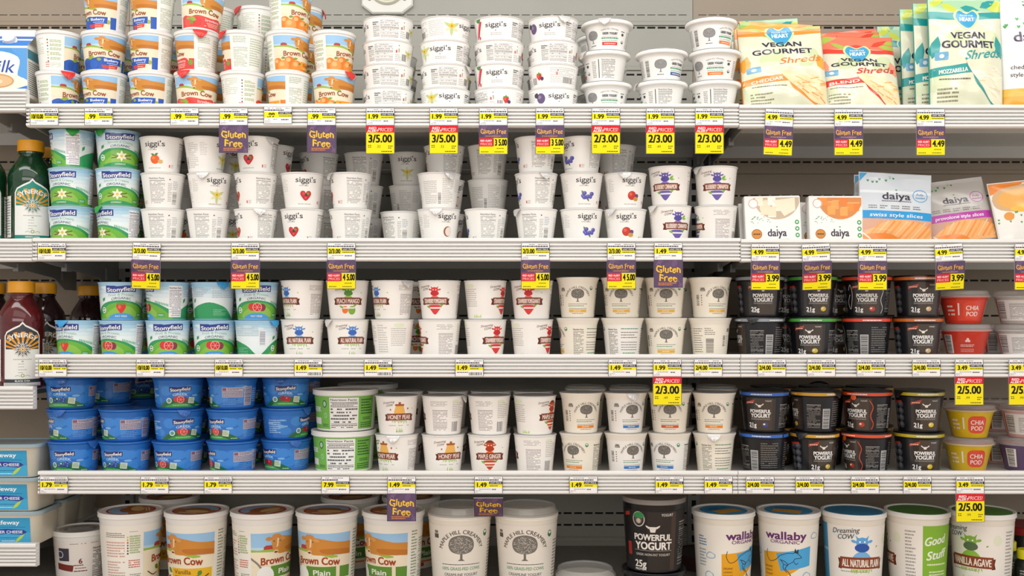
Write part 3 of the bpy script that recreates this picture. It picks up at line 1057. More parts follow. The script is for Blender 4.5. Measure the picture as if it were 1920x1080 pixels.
def art_low(v):
    a = Art(21)
    H = 42.2
    a.rect(-135, 1.5, 135, 39, '#f4f3f0')
    siggi_fruit(a, v, -30, 23, 8.5)
    siggi(a, 4, 28, 8.5, 39)
    a.ell(4, 17, 1.1, 1.3, '#8a8a8c', 8)
    a.fine(-6, 8, 16, 14, 2, '#c0bfbd', .7)
    siggi_fruit(a, 'raspberry' if v in ('plum', 'rhubarb') else v, 118, 20, 6)
    # nutrition runs along the side
    for y in (14, 23, 32):
        a.fine(35, y - 8, 84, y + 1, 4, '#c9c7c4', .9, 1.5, 4, .4)
    a.text('Nutrition', 41, 32, 2.6, '#4e4e50', 11, .02, align='c'); a.text('Facts', 39, 28.5, 2.6, '#4e4e50', 7, .02)
    a.fine(35, 6, 48, 26, 6, '#b2b0ad', .8, 1.5, 4)
    for y in (33, 29, 25, 21, 17, 11):
        a.rect(51, y + 2.2, 84, y + 2.6, '#a8a6a4')
        a.fine(51, y - .6, 84, y + 1.9, 1, '#a09e9b', .5, 1.5, 4, .5)
    a.fine(51, 4, 84, 9, 2, '#b4b2b0', .9)
    a.rect(89, 20, 92, 25, '#dc5a4e'); a.rect(94, 21, 96.5, 28, '#a9b89a'); a.ell(95, 33, 1, 1, '#555555', 6)
    a.fine(88, 5, 100, 18, 4, '#c4c2c0', .9)
    a.barcode(102, 7, 112, 19, '#6a6866')
    a.fine(-132, 8, -78, 36, 9, '#cfcdca', .8)
    a.fine(-74, 8, -44, 36, 9, '#d4d2cf', .8)
    a.barcode(-108, 8, -86, 19, '#77756f', bg='#f4f3f0')
    a.ell(-118, 30, 1, 1.2, '#666460', 6); a.rect(-121, 22, -118.5, 27, '#d86a60')
    return a


def art_sleeve(v):
    a = Art(22)
    a.rect(-110, 2, 110, 61, '#f3f1ec')
    siggi(a, 0, 51.5, 9.8, 35)
    a.fine(-14, 38, 14, 43, 1, '#cfccc6', .7)
    a.ell(0, 41, 1.4, 1.6, '#a8a6a2', 8)
    siggi_fruit(a, v, 0 if v != 'blueberry' else 2, 23, 8.2)
    a.fine(-15, 6, 15, 9.5, 1, '#c2bfba', .8)
    a.rect(26, 9, 28.5, 14, '#e05a4c'); a.fine(30, 8, 36, 15, 3, '#b9b7b2', .9)
    a.nutrition(44, 7, 73, 57, '#79777a', None, 11, True, '#b4b2af')
    a.ell(80, 52, 1.2, 1.4, '#4c4a4a', 6); a.fine(77, 12, 84, 46, 11, '#bdbbb7', .8)
    a.barcode(86, 8, 95, 30, '#858380', up=False)
    a.fine(86, 34, 96, 50, 5, '#b4c0cc', .8)
    a.fine(-108, 8, -82, 50, 13, '#c6c4c0', .9, 3, 8)
    a.fine(-72, 8, -50, 54, 14, '#cbc9c5', .8)
    a.fine(-46, 30, -34, 54, 8, '#d2d0cc', .8)
    a.barcode(-80, 8, -74, 28, '#77757a', up=False)
    return a


def tree_print(a, x, y, r, col='#77736e', seed=3, dots=80):
    R = random.Random(seed)
    a.blob([(x - r * 1.05, y), (x - r * .8, y + r * .6), (x, y + r * .85), (x + r * .8, y + r * .6), (x + r * 1.05, y), (x + r * .8, y - r * .55), (x, y - r * .75), (x - r * .8, y - r * .55)], col)
    a.poly([(x - r * .09, y - r * .6), (x + r * .09, y - r * .6), (x + r * .1, y - r * 1.15), (x + r * .3, y - r * 1.3), (x - r * .3, y - r * 1.3), (x - r * .1, y - r * 1.15)], col)
    P = []
    for k in range(dots):
        t, q = R.uniform(0, 2 * PI), math.sqrt(R.random())
        dx, dy, s = q * r * .92 * math.cos(t), q * r * .7 * math.sin(t), r * R.uniform(.025, .05)
        P.append([(x + dx - s, y + dy), (x + dx, y + dy - s * .6), (x + dx + s, y + dy), (x + dx, y + dy + s * .6)])
    a.add(P, '#d2ccc2')


def art_greek(fl):
    c = {'red': '#d83a36', 'orange': '#ef7a24', 'plain': '#3a6aa8'}[fl]
    a = Art(23)
    tree_print(a, -22, 29, 10.5, '#8b8b8b')
    a.fine(-29, 10, -15, 12.5, 1, '#555555', 1)
    a.arc_text('MAPLE HILL CREAMERY', 12, -6, 45, 2.6, '#8a8886', 32)
    a.text('GREEK YOGURT', 12, 31, 4.2, '#4c4c4c', 27, .025)
    a.rect(-2, 25.5, 26, 26, '#999999')
    a.fine(-4, 20.6, 28, 24.6, 1, '#4fa07a', 1, 2, 5, .6)
    a.fine(-3, 17.6, 27, 19.6, 1, '#8fc0a8', 1, 2, 5, .5)
    a.rect(-3, 10.5, 27, 16, c)
    a.fine(1, 11.6, 24, 14.8, 1, '#f8d8c8', .9)
    a.ell(37, 30, 3, 2.6, '#4a4a4a', 8); a.fine(33, 34, 42, 37, 1, '#555555', 1); a.ell(38, 17, 3, 3, '#5a5a5a', 8); a.ell(38, 18, 2, 1.2, '#eeeeee', 8)
    a.fine(48, 8, 56, 38, 10, '#a8a6a2', .8)
    a.line([(61, 8), (61, 40)], 1.4, '#4a4a4a')
    a.nutrition(65, 6, 92, 42, '#6e6e6e', None, 8, True, '#a8a6a3')
    a.barcode(-52, 9, -44, 38, '#555555', up=False)
    a.fine(-92, 10, -58, 40, 11, '#a8a6a2', .85)
    return a


def meadow_logo(a, x, y, w, h, t='Stonyfield', col='#2b3c8c'):
    wave = lambda u: .10 * h * math.sin(u / w * 5.2)
    n = 14
    top = [(x - w / 2 + w * i / n, y + h / 2 + wave(-w / 2 + w * i / n) + (.12 * h if i < n * .35 else 0)) for i in range(n + 1)]
    bot = [(x - w / 2 + w * i / n, y - h / 2 + wave(-w / 2 + w * i / n)) for i in range(n + 1)]
    a.poly(bot + top[::-1], col)
    a.text(t, x, y - .02 * h, h * .66, '#f4f4f4', w * .9, .02, 0, lambda u, v: (u, v + wave(u)))


def art_meadow(fl):
    a = Art(31)
    u = 116
    for y0, y1, c in ((2, 40, '#e9f1f2'), (40, 47, '#dcebf1'), (47, 54, '#cbe2ee'), (54, 60, '#b4d6e9'), (60, 65.8, '#9fcae4')):
        a.rect(-u, y0, u, y1, c)
    R = random.Random(6)
    for k in range(10):
        a.ell(R.uniform(-u + 12, u - 12), R.uniform(46, 60), R.uniform(6, 11), R.uniform(1.8, 3.2), '#dcebf2', 12)
    a.clip = (-u, 2, u, 66)
    # hills
    a.blob([(-58, -6), (-50, 16), (-30, 31), (0, 36), (28, 31), (48, 22), (62, 12), (62, -6)], '#2f9a5e')
    a.blob([(-46, -6), (-38, 14), (-22, 28), (0, 32), (22, 29), (46, 16), (56, -6)], '#6db33a')
    a.blob([(-30, 6), (-16, 20), (2, 26), (20, 22), (30, 8), (0, -4)], '#8cc24a')
    a.blob([(64, -6), (70, 14), (92, 27), (u + 4, 30), (u + 4, -6)], '#2f9a5e')
    a.blob([(-u - 4, -6), (-u - 4, 30), (-92, 26), (-74, 12), (-64, -6)], '#2f9a5e')
    a.fine(-108, 8, -84, 20, 4, '#7fc09a', .9)
    if fl in ('strawberry', 'pomegranate'):
        a.blob([(-24, 2), (-16, 10), (0, 13), (16, 10), (24, 2), (0, -5)], '#4a9fdc')
        a.text('FAT FREE', 0, 7, 3.2, '#e8f3fb', 21, .02)
    else:
        a.blob([(-34, 2), (-20, 8), (0, 10), (20, 8), (34, 2), (0, -5)], '#2f9a5e')
        a.text('LOWFAT', 0, 6.5, 3.0, '#e6f2d8', 19, .02)
    a.clip = None
    # picket fence along the hill's shoulder
    P = []
    for k in range(9):
        x, y = 27 + 2.8 * k, 33 - .75 * k
        P.append([(x, y - 2.2), (x + 1.7, y - 2.3), (x + 1.7, y + 1.4), (x + .85, y + 2.4), (x, y + 1.4)])
    a.add(P, '#5fb58c')
    for k in range(9):
        x, y = -28 - 2.8 * k, 33 - .9 * k
    a.poly([(-36, 33), (-30, 36), (-30, 41), (-36, 39)], '#2f9a5e')
    meadow_logo(a, 0, 56, 52, 11.5)
    a.text('Fruit & Protein' if fl != 'vanilla' else 'Smooth & Creamy', 0, 46.5, 4.6, '#9dbf9a', 44, .012, 0, lambda x, y: (x, y - x * x * .0035))
    a.text('ORGANIC', 0, 40, 4.4, '#50606e', 34, .012, 0, lambda x, y: (x, y - x * x * .008))
    if fl == 'vanilla':
        vanilla_flower(a, 2, 21, 8)
    elif fl == 'strawberry':
        strawberry(a, 0, 22, 9)
    else:
        pomegranate_cut(a, -1, 23, 8.5)
    a.ell(-34, 18, 5, 5.4, '#f4f6f2', 14); a.ell(-34, 18, 3.6, 4, '#5aa06a', 12); a.rect(-37, 17, -31, 19, '#f4f6f2')
    a.rect(32, 6, 44, 12, '#2f9a5e'); a.fine(33, 7, 43, 11, 2, '#d8eedd', 1)
    # nutrition panel
    a.nutrition(52, 5, 76, 62, '#6a6478', '#f2f1f2', 11, True, '#a09aa8')
    a.fine(80, 42, 112, 60, 6, '#a8bcc8', .9)
    a.poly([(80, 30), (85, 34), (85, 40), (80, 37)], '#2f9a5e')
    a.fine(-110, 40, -64, 62, 7, '#b0c4cf', .85)
    a.barcode(-62, 24, -52, 50, '#8088a0', up=False, bg='#f2f1f2')
    return a


def art_blue(fl):
    a = Art(41)
    u = 132
    a.rect(-u, 4, u, 44, '#2a72c6')
    R = random.Random(3)
    for k in range(16):
        x, y = R.uniform(-u + 14, u - 14), R.uniform(16, 38)
        a.ell(x, y, R.uniform(9, 14), R.uniform(6, 9), '#3a86d6', 14)
    for k in range(9):
        a.ell(R.uniform(-u + 10, u - 10), R.uniform(24, 40), R.uniform(4, 8), R.uniform(1.6, 3), '#79b2e6', 10)
    a.clip = (-u, 4, u, 45)
    a.blob([(-42, -6), (-34, 10), (-14, 20), (8, 21), (30, 14), (48, 4), (52, -6)], '#1d6b3f')
    a.blob([(-34, -6), (-26, 6), (-6, 12), (12, 10), (30, 2), (32, -6)], '#3f9a48')
    a.clip = None
    meadow_logo(a, 0, 36.5, 38, 8.5, 'Stonyfield', '#2a2a66')
    a.text('GREEK', 0, 28, 4.6, '#c9e4f6', 26, .012, 0, lambda x, y: (x, y - x * x * .008))
    if fl == 'blueberry':
        berries(a, 0, 17, 7, '#31489c', 9, 5, '#7f9ad8')
        a.ell(-5, 19, 2, 1.4, '#e0e6d8', 6)
    elif fl == 'pomegranate':
        pomegranate_cut(a, -1, 18, 6.5)
    else:
        a.ell(-5, 18, 5, 5, '#a01c30', 14); a.ell(4, 16.5, 5.4, 5.4, '#b8202f', 14); a.ell(2, 18.5, 1.6, 1.6, '#e0707a', 8)
        a.curve([(-4, 22), (0, 26), (4, 22)], .6, '#2c6a34')
    a.poly([(14, 11), (26, 9.5), (27.5, 20.5), (15.5, 22)], '#cdd8c0'); a.fine(16, 12, 25, 20, 4, '#7f9a82', .9, 1.2, 3)
    a.ell(-20, 16, 5, 5, '#e8eee8', 14); a.ell(-20, 16, 3.6, 3.6, '#5a9a9a', 12)
    a.fine(-14, 6.5, 14, 9.5, 1, '#a8dca0', .9)
    a.fine(30, 5, 42, 8, 1, '#a8d8a8', .9)
    # side panels
    a.rect(52, 22, 90, 40, '#b9b2c0'); a.rect(53, 34, 60, 39, '#8a5a6a'); a.fine(53, 23, 89, 33.5, 4, '#6a6480', .9, 1.5, 4); a.fine(62, 34.5, 89, 39, 2, '#6a6480', .9)
    a.fine(53, 8, 88, 20, 4, '#5c96d8', .9)
    a.barcode(93, 8, 107, 40, '#3a3a66', up=False, bg='#cfcadb')
    a.fine(111, 12, 128, 38, 7, '#8fb8e8', .9)
    a.fine(-78, 12, -54, 38, 7, '#9cc2ee', .95, 3, 8)
    a.fine(-124, 10, -88, 38, 9, '#5c96d8', .8)
    return a


def cow_head(a, x, y, s, c1, c2, c3):
    """a plain frontal cow head with a body swelling below, the emblem on the fruit-on-bottom cups."""
    a.blob([(x - 1.3 * s, y - 2.2 * s), (x - .6 * s, y - 1.1 * s), (x + .6 * s, y - 1.1 * s), (x + 1.3 * s, y - 2.2 * s)], c2, 3)
    a.blob([(x - .75 * s, y + .8 * s), (x - .9 * s, y + 1.3 * s), (x - .5 * s, y + .95 * s), (x, y + 1.05 * s), (x + .5 * s, y + .95 * s), (x + .9 * s, y + 1.3 * s), (x + .75 * s, y + .8 * s), (x + .7 * s, y - .1 * s), (x - .7 * s, y - .1 * s)], c1, 3)
    a.ell(x - 1.1 * s, y + .45 * s, .38 * s, .2 * s, c1, 8, -20); a.ell(x + 1.1 * s, y + .45 * s, .38 * s, .2 * s, c1, 8, 20)
    a.ell(x, y - .45 * s, s, .62 * s, c3, 16)
    a.ell(x - .32 * s, y + .4 * s, .13 * s, .13 * s, '#ffffff', 6); a.ell(x + .32 * s, y + .4 * s, .13 * s, .13 * s, '#ffffff', 6)


DREAM = {'blueberry': ('BLUEBERRY CINNAMON', '#6a5aa8', '#8a78c4', '#54489a'), 'plain': ('ALL NATURAL PLAIN', '#5a8fd0', '#86b6e2', '#3a68b8'),
         'peach': ('PEACH MANGO', '#6aa83c', '#a4c44a', '#4f8a34'), 'strawberry': ('STRAWBERRY POMEGRANATE', '#dc3a3c', '#e86a60', '#c4282e'),
         'honey': ('HONEY PEAR', '#e2a24a', '#ecc06a', '#d08a34'), 'maple': ('MAPLE GINGER', '#c84a1c', '#e8642a', '#b03a14')}


def ribbon(a, x, y, w, h, t, c='#7c3a26', tc='#f0d8cc', fold='#5c2618'):
    sg = lambda u: -.0009 * (u - x) ** 2 * (30 / w)
    n = 10
    a.poly([(x - w / 2 - 4, y - h * .55), (x - w / 2 + 3, y - h * .6), (x - w / 2 + 3, y + h * .3), (x - w / 2 - 4, y + h * .35), (x - w / 2 - 2, y - h * .1)], fold)
    a.poly([(x + w / 2 + 4, y - h * .55), (x + w / 2 - 3, y - h * .6), (x + w / 2 - 3, y + h * .3), (x + w / 2 + 4, y + h * .35), (x + w / 2 + 2, y - h * .1)][::-1], fold)
    top = [(x - w / 2 + w * i / n, y + h / 2 + sg(x - w / 2 + w * i / n)) for i in range(n + 1)]
    bot = [(p[0], p[1] - h) for p in top]
    a.poly(bot + top[::-1], c)
    a.text(t, x, y, h * .66, tc, w * .9, .02)


def dream_logo(a, x, y, s, col='#6b4a3c'):
    a.text('Dreaming', x, y + 2.6 * s, 4 * s, col, 20 * s, .008, .15, lambda u, v: (u, v + u * .16))
    a.text('COW', x + 1.5 * s, y - 2.6 * s, 4 * s, col, 12 * s, .008, .15, lambda u, v: (u, v + u * .16))


def grass(a, x, y, w, h, col, n=7, seed=1):
    R = random.Random(seed)
    P = []
    for k in range(n):
        bx = x - w / 2 + w * (k + .5) / n
        P.append([(bx - w / n * .4, y), (bx + w / n * .4, y), (bx + R.uniform(-1, 1) * w / n, y + h * R.uniform(.5, 1))])
    a.add(P, col)


def art_dream(fl):
    t, c1, c2, c3 = DREAM[fl]
    a = Art(51)
    a.rect(-112, 2, 112, 67, '#f2eee8')
    dream_logo(a, -19, 57, 1.0)
    if fl == 'honey':
        a.blob([(-9, 36), (-8, 48), (-5, 54), (5, 54), (8, 48), (9, 36)], '#ecb65a', 3); a.rrect(-8, 53, 8, 56.5, 1.5, '#a85a28'); a.rect(-2, 56, 2, 60, '#a85a28')
        a.ell(-16, 46, 1.6, 1.6, '#c05a30', 6); a.ell(15, 48, 1.6, 2, '#c05a30', 6)
    else:
        if fl == 'peach':
            for k in range(7):
                leaf(a, 0, 54, 11, 4, 20 + 23 * k, '#ee6a2a')
        if fl == 'maple':
            a.blob([(-7, 58), (-3, 62), (3, 62), (7, 58), (9, 56), (-9, 56)], '#7c3418', 3)
        cow_head(a, 0, 50, 7.6, c1, c2, c3)
    ribbon(a, 0, 33, 47, 12.5, t)
    if fl in ('blueberry', 'strawberry', 'maple', 'peach'):
        a.blob([(-12, 25), (12, 25), (8, 16), (0, 8), (-8, 16)], c1, 3) if fl != 'peach' else (a.ell(-6, 17, 6, 7, '#ee7a34', 12), a.ell(7, 16, 7, 8, '#7fae3a', 12))
        a.rect(-12, 19, 12, 21.5, '#f2eee8')
        if fl == 'maple':
            a.rect(-12, 14.5, 12, 16, '#f2eee8')
        leaf(a, -9, 20, 9, 4, 150, '#7cb342'); leaf(a, 9, 23, 8, 4, 30, '#7cb342')
        if fl == 'blueberry':
            leaf(a, 8, 45, 10, 5, 50, '#7cb342'); leaf(a, 9, 45, 8, 4, 10, '#8fc04a')
    else:
        grass(a, 0, 26, 28, -7, '#9cbf3a', 9, 4)
        a.fine(-20, 16, 20, 19, 1, '#b8b4ae', .8)
        grass(a, 0, 5, 14, 11, '#8ab83a', 6, 2)
    a.ell(24, 48, 1.3, 1.0, '#9cbf3a', 6)
    a.fine(44, 52, 74, 62, 4, '#bcb4b4', .8)
    a.nutrition(46, 6, 76, 52, '#8a7c80', None, 9, False, '#b0a4a6')
    a.fine(84, 30, 108, 60, 9, '#c4beba', .85); a.barcode(84, 6, 97, 24, '#7a7478')
    a.ell(90, 61, 7, 3, '#dfe6c8', 10)
    a.fine(-108, 10, -88, 62, 12, '#cbc5c0', .85)
    a.fine(-82, 22, -54, 56, 9, '#c8c2bc', .85); a.ell(-68, 60, 10, 4, '#e2e8cc', 12)
    grass(a, -54, 3, 16, 8, '#a4cc3c', 7, 3)
    return a


def art_tree(fl):
    c = {'yellow': '#e2b14a', 'orange': '#e8862c', 'blue': '#3f7cc4', 'red': '#cf5a34'}[fl]
    bodyc = '#ece8e2' if fl == 'blue' else '#ece4d4'
    a = Art(61)
    a.rect(-105, 2, 105, 62, bodyc)
    tree_print(a, 0, 43, 11, '#6d675f')
    a.arc_text('MAPLE HILL CREAMERY', 0, 34, 21.5, 4.0, '#69635c', 58, .006)
    a.fine(-18, 23.5, 18, 26, 1, '#8a8278', .9, 1.5, 4)
    a.fine(-18, 19.8, 18, 23, 1, '#5fa577', 1, 1.5, 4)
    a.fine(-17, 15.4, 17, 17.6, 1, '#9c948a', .9, 2, 5)
    a.rect(-17, 9.6, 17, 14.8, c); a.fine(-8, 11, 8, 13.4, 1, '#fbe9c4', .9)
    a.fine(-11, 6.4, 11, 8.4, 1, '#6d675f', .9)
    a.ell(25, 53, 3, 3.4, '#3f8f5e', 12); a.ell(25, 54, 1.8, 1.3, '#eef2ea', 8)
    a.rect(-33, 48, -24, 52, '#6d675f'); a.rect(-32, 52, -25, 54.5, '#8a847c'); a.fine(-32, 48.6, -25, 51, 1, '#ece4d4', .8, 1, 2)
    a.barcode(-42, 22, -36, 42, '#6a645e', up=False)
    for k, cc in enumerate(('#3a3836', '#3a3836', '#8a3a34', '#3c6a4a', '#b0382e')):
        a.ell(-31, 40 - 4.2 * k, 1.1, 1.2, cc, 6)
    a.nutrition(38, 5, 58, 56, '#5a564e', None, 11, True, '#8c867c')
    a.fine(63, 52, 96, 55.5, 1, '#5a8f78', .9, 2, 6); a.fine(63, 36, 96, 50, 3, '#6a645c', .95, 2, 6, .28)
    a.fine(63, 14, 96, 32, 4, '#6a645c', .95, 2, 6, .26); a.fine(66, 8, 92, 11.5, 1, '#4f9a70', 1)
    a.fine(-100, 10, -80, 56, 11, '#7c766e', .9, 3, 7, .3)
    a.barcode(-74, 10, -60, 36, '#6a645e', up=False)
    a.fine(-76, 42, -58, 56, 4, '#9c968c', .8)
    return a


def art_black(fl):
    band, txt, num = {'silver': ('#8b9097', None, '25g'), 'green': ('#47a23c', None, '21g'), 'scarlet': ('#e5432a', None, '21g'), 'orange': ('#c8661f', None, '21g'),
                      'blue': ('#2f66c0', 'BLUEBERRY ACAI', '21g'), 'gold': ('#d09a20', 'BANANA', '21g'), 'ember': ('#d84a1e', 'POMEGRANATE', '21g'), 'lemon': ('#b9a820', 'LEMON', '21g')}[fl]
    a = Art(71)
    u = 122
    a.rect(-u, 66.5, u, 72, band)
    a.fine(-14, 67.6, 20, 70.6, 1, '#f2f2f2', .9, 2, 5)
    a.fine(70, 67.6, 100, 70.6, 1, '#f2f2f2', .9, 2, 5)
    a.rect(-26, 4, 28, 62, '#332c28')
    a.rect(-12, 4, 23, 62, '#453a31')
    a.rect(-20, 3, -10, 62, '#241f1d')
    # bull mark
    a.poly([(-3.4, 50), (3.4, 50), (2, 45.5), (-2, 45.5)], '#e8e2da')
    a.poly([(-3, 50), (-6.5, 53), (-7, 51), (-3.4, 48.4)], '#e8e2da'); a.poly([(3, 50), (6.5, 53), (7, 51), (3.4, 48.4)], '#e8e2da')
    a.poly([(-26, 50), (-9, 55), (-9, 59.5), (-26, 54.5)], '#b8402e'); a.fine(-24, 52, -11, 56, 1, '#e8b0a0', .8, 2, 4)
    a.text('YOGURT', 15, 57.5, 2.6, '#d8d4d0', 11, .01)
    a.text('POWERFUL', 1, 38.6, 6.4, '#f0eeec', 37, .03)
    a.text('YOGURT', 1, 30.8, 7.0, '#f0eeec', 35, .03)
    a.rect(-17, 26, 19, 26.4, '#b0aca8'); a.fine(-17, 22.5, 19, 25, 1, '#9c9894', .9)
    a.text(num, -14, 13.5, 8, '#f0eeec', 15, .025)
    a.fine(-20, 7, -8, 9.4, 1, '#d0ccc8', .9)
    acc = {'silver': None, 'green': '#d8b83a', 'scarlet': '#c23a34', 'orange': '#cfae84', 'blue': '#3a4a8c', 'gold': '#d8b850', 'ember': '#c23a2c', 'lemon': '#e2c224'}[fl]
    if acc:
        a.ell(10, 14, 5.5, 4.4, acc, 12); a.ell(8, 15, 2.2, 1.6, '#f0e2c0', 8)
    if fl in ('scarlet', 'ember'):
        a.curve([(-34, 48), (-30, 58), (-26, 40), (-31, 14), (-36, 26), (-31, 40)], 1.1, '#c8c4c0' if fl == 'scarlet' else '#e04a2a')
        a.curve([(24, 58), (30, 46), (26, 30), (31, 16), (28, 6)], 1.3, '#c8c4c0' if fl == 'scarlet' else '#e04a2a')
        a.ell(-2, 63, 5, 5, '#e05a24', 12) if fl == 'ember' else None
    # grey muscle relief to one side
    for r in range(4):
        for k in range(2):
            a.ell(-60 + 13 * k, 50 - 12.5 * r, 6.6, 6.3, '#484a50', 14)
            a.ell(-61 + 13 * k, 51.5 - 12.5 * r, 4.4, 3.8, '#686b72', 12)
    a.poly([(-66, 51), (-44, 53), (-44, 57), (-66, 55)], '#c23a30')
    # back: nutrition and barcode
    a.nutrition(36, 6, 62, 58, '#b4b0ac', None, 10, False, '#77736f')
    a.barcode(66, 8, 78, 42, '#1a1a1c', up=False, bg='#c8c6c4')
    a.fine(84, 10, 116, 58, 12, '#6e6a66', .8)
    P = '#c8c6c4'
    for k in range(4):
        a.rect(-92, 8 + 13 * k, -82, 18 + 13 * k, P)
    a.fine(-116, 8, -96, 58, 12, '#6e6a66', .8)
    return a


DESIGNS = {'cow': art_cow, 'low': art_low, 'sleeve': art_sleeve, 'greek': art_greek, 'meadow': art_meadow, 'dream': art_dream, 'tree': art_tree, 'black': art_black, 'blue': art_blue}
WRAPZ = {'cow': (0, 66), 'low': (0, 40), 'sleeve': (0, 62), 'greek': (6, 42.5), 'meadow': (0, 66.4), 'dream': (0, 68.2), 'tree': (1.2, 60.2), 'black': (1.2, 64), 'blue': (5, 44)}
_parts = {}


def cone_of(k):
    rr, rt, rb, H, rim = SHAPES[k][:5]
    if k == 'cow':
        return rb, 1.2, rt, H - rim - 1
    if k == 'greek':
        return rb + 1, 6, rt - .5, H - rim - 6
    if k == 'tree':
        return rb, 1.2, rt - 1, H - 13
    if k == 'blue':
        return rb + 1.6, 5, rt - 1.6, H - 14
    return rb, 1.2, rt, H - rim


def cup_parts(k, fl, foil=None):
    key = (k, fl, foil.name if foil else '')
    if key not in _parts:
        r0, z0, r1, z1 = cone_of(k)
        art = DESIGNS[k](fl)
        if k == 'black':
            rings, art2 = [s for s in art.sh if s[2][3] > 65], art
            art.sh = [s for s in art.sh if s[2][3] <= 65]
            b = Art(); b.sh = rings
            rr = SHAPES[k][0]
            band = b.wrap('rim_band', rr - .25, 64, rr - .25, 73, 0.25, 0.05, INK_GLOSS, (r0 + r1) / 2)
        else:
            band = None
        body_k = ('body', k)
        if body_k not in _parts:
            _parts[body_k] = lathe('cup_body', cup_profile(k), SHAPES[k][5], 56, 30)
        m = foil or SHAPES[k][6]
        fk = ('foil', k, m.name)
        if fk not in _parts:
            _parts[fk] = (foil_mesh(k, m), tab_mesh(k, FOIL_RED if k == 'cow' else m, {'low': .9, 'cow': 1.0}.get(k, .9)))
        _parts[key] = (_parts[body_k], art.wrap('printed_wrap', r0, z0, r1, z1, 0.22, 0.05, INK_GLOSS if k in ('meadow', 'blue', 'black') else INK, (r0 + r1) / 2), _parts[fk], band)
    return _parts[key]


R0 = random.Random(99)


def cup(k, fl, x, y, z, rot, label, group, tab=None, foil=None, lean=0.0, clear=False):
    body, wrap_, (foil_, tab_), band = cup_parts(k, fl, foil)
    face = math.degrees(math.atan2(-x, D + y))      # turns are counted from the aisle viewpoint
    rot += face
    if tab is not None:
        tab += face
    t = thing('yogurt_cup', label, 'yogurt cup', (x, y, z + SHAPES[k][2] * 1e-3 * abs(math.sin(math.radians(lean)))), (0, math.radians(lean), math.radians(rot)), group)
    link('cup_body', body, t)
    link('printed_wrap', wrap_, t)
    o = link('foil_lid', foil_, t)
    if tab is not None:
        link('pull_tab', tab_, o, (0, 0, 0), (0, 0, math.radians(tab - rot)))
    if band:
        link('rim_band', band, t)
    if clear:
        link('clear_lid', clear_lid(k), t)
    return t


def clear_lid(k):
    key = ('clear', k)
    if key not in _parts:
        rr, H = SHAPES[k][0], SHAPES[k][3]
        p = [(rr + .9, H - 1.6), (rr + 1.0, H + 1.0), (rr - 1.5, H + 1.6), (rr - 3, H + 5.2), (rr - 5, H + 6), (rr - 7, H + 4.6), (0, H + 4.4)]
        q = [(max(0, r - .5), z - .45) for r, z in p][::-1]
        _parts[key] = lathe('clear_lid', p + q + [p[0]], LID_CLEAR, 56, 40)
    return _parts[key]


TIER = {1: ['single'], 2: ['lower', 'upper'], 3: ['bottom', 'middle', 'top'], 4: ['bottom', 'second', 'third', 'top']}
NAMES = {
    'cow': ('cow-picture', {'blueberry': 'blue-bannered blueberry yogurt cup', 'strawberry': 'red-bannered strawberry yogurt cup', 'peach': 'orange-bannered peach yogurt cup'}),
    'low': ('low-white', {'vanilla': 'low white vanilla-flower yogurt cup', 'rhubarb': 'low white rhubarb yogurt cup', 'plum': 'low white plum yogurt cup'}),
    'sleeve': ('sleeved-white', {'vanilla': 'white vanilla-flower yogurt cup', 'orange': 'white orange-fruit yogurt cup', 'heart': 'white berry-heart yogurt cup', 'blueberry': 'white blueberry-cluster yogurt cup', 'pomegranate': 'white pomegranate yogurt cup', 'coconut': 'white coconut-print yogurt cup'}),
    'greek': ('tree-print', {'red': 'white wide-rimmed cup with red stripe', 'orange': 'white wide-rimmed cup with orange stripe', 'plain': 'white wide-rimmed cup with blue stripe'}),
    'meadow': ('meadow-print', {'vanilla': 'green-hill vanilla yogurt cup', 'strawberry': 'green-hill strawberry yogurt cup', 'pomegranate': 'green-hill pomegranate yogurt cup'}),
    'dream': ('ribbon-print', {'blueberry': 'white cup with purple cow emblem', 'plain': 'white cup with blue cow emblem', 'peach': 'white cup with green cow emblem', 'strawberry': 'white cup with red cow emblem', 'honey': 'white cup with honey-pot emblem', 'maple': 'white cup with orange cow emblem'}),
    'tree': ('tree-print', {'yellow': 'cream cup with yellow stripe', 'orange': 'cream cup with orange stripe', 'blue': 'white cup with blue stripe', 'red': 'cream cup with red-orange stripe'}),
    'black': ('black-cup', {'silver': 'black cup with silver rim', 'green': 'black cup with green rim', 'scarlet': 'black cup with scarlet rim', 'orange': 'black cup with orange rim', 'blue': 'black cup with blue rim', 'gold': 'black cup with gold rim', 'ember': 'black cup with fiery orange rim', 'lemon': 'black cup with lemon-yellow rim'}),
    'blue': ('blue-cup', {'blueberry': 'blue blueberry greek yogurt cup', 'pomegranate': 'blue pomegranate greek yogurt cup', 'cherry': 'blue cherry greek yogurt cup'}),
}
FY = 0.0660          # y of the front stacks' axes
counts = {}


STACKS = []
OBST = []            # (row, px, Y, radius m) of round things that are not cups


def stack(row, k, px, tiers, Y=None, rear=None, sec='main', z0=None, foil=None, clear=False):
    """tiers from the deck up: (flavour, turn in degrees[, tab angle[, sideways px[, lean]]]). Noted now, built by build_stacks."""
    if Y is None:
        Y = SHAPES[k][0] * 1e-3 + 0.022
    t2 = []
    for e in tiers:
        e = list(e) + [None] * (5 - len(e))
        e[3] = (e[3] or 0) + R0.uniform(-.3, .3)
        e[4] = e[4] or 0
        t2.append(e)
    STACKS.append(dict(row=row, k=k, px=px, tiers=t2, Y=Y, rear=bool(rear), sec=sec, foil=foil, clear=clear, r=SHAPES[k][0] * 1e-3 + .0003))


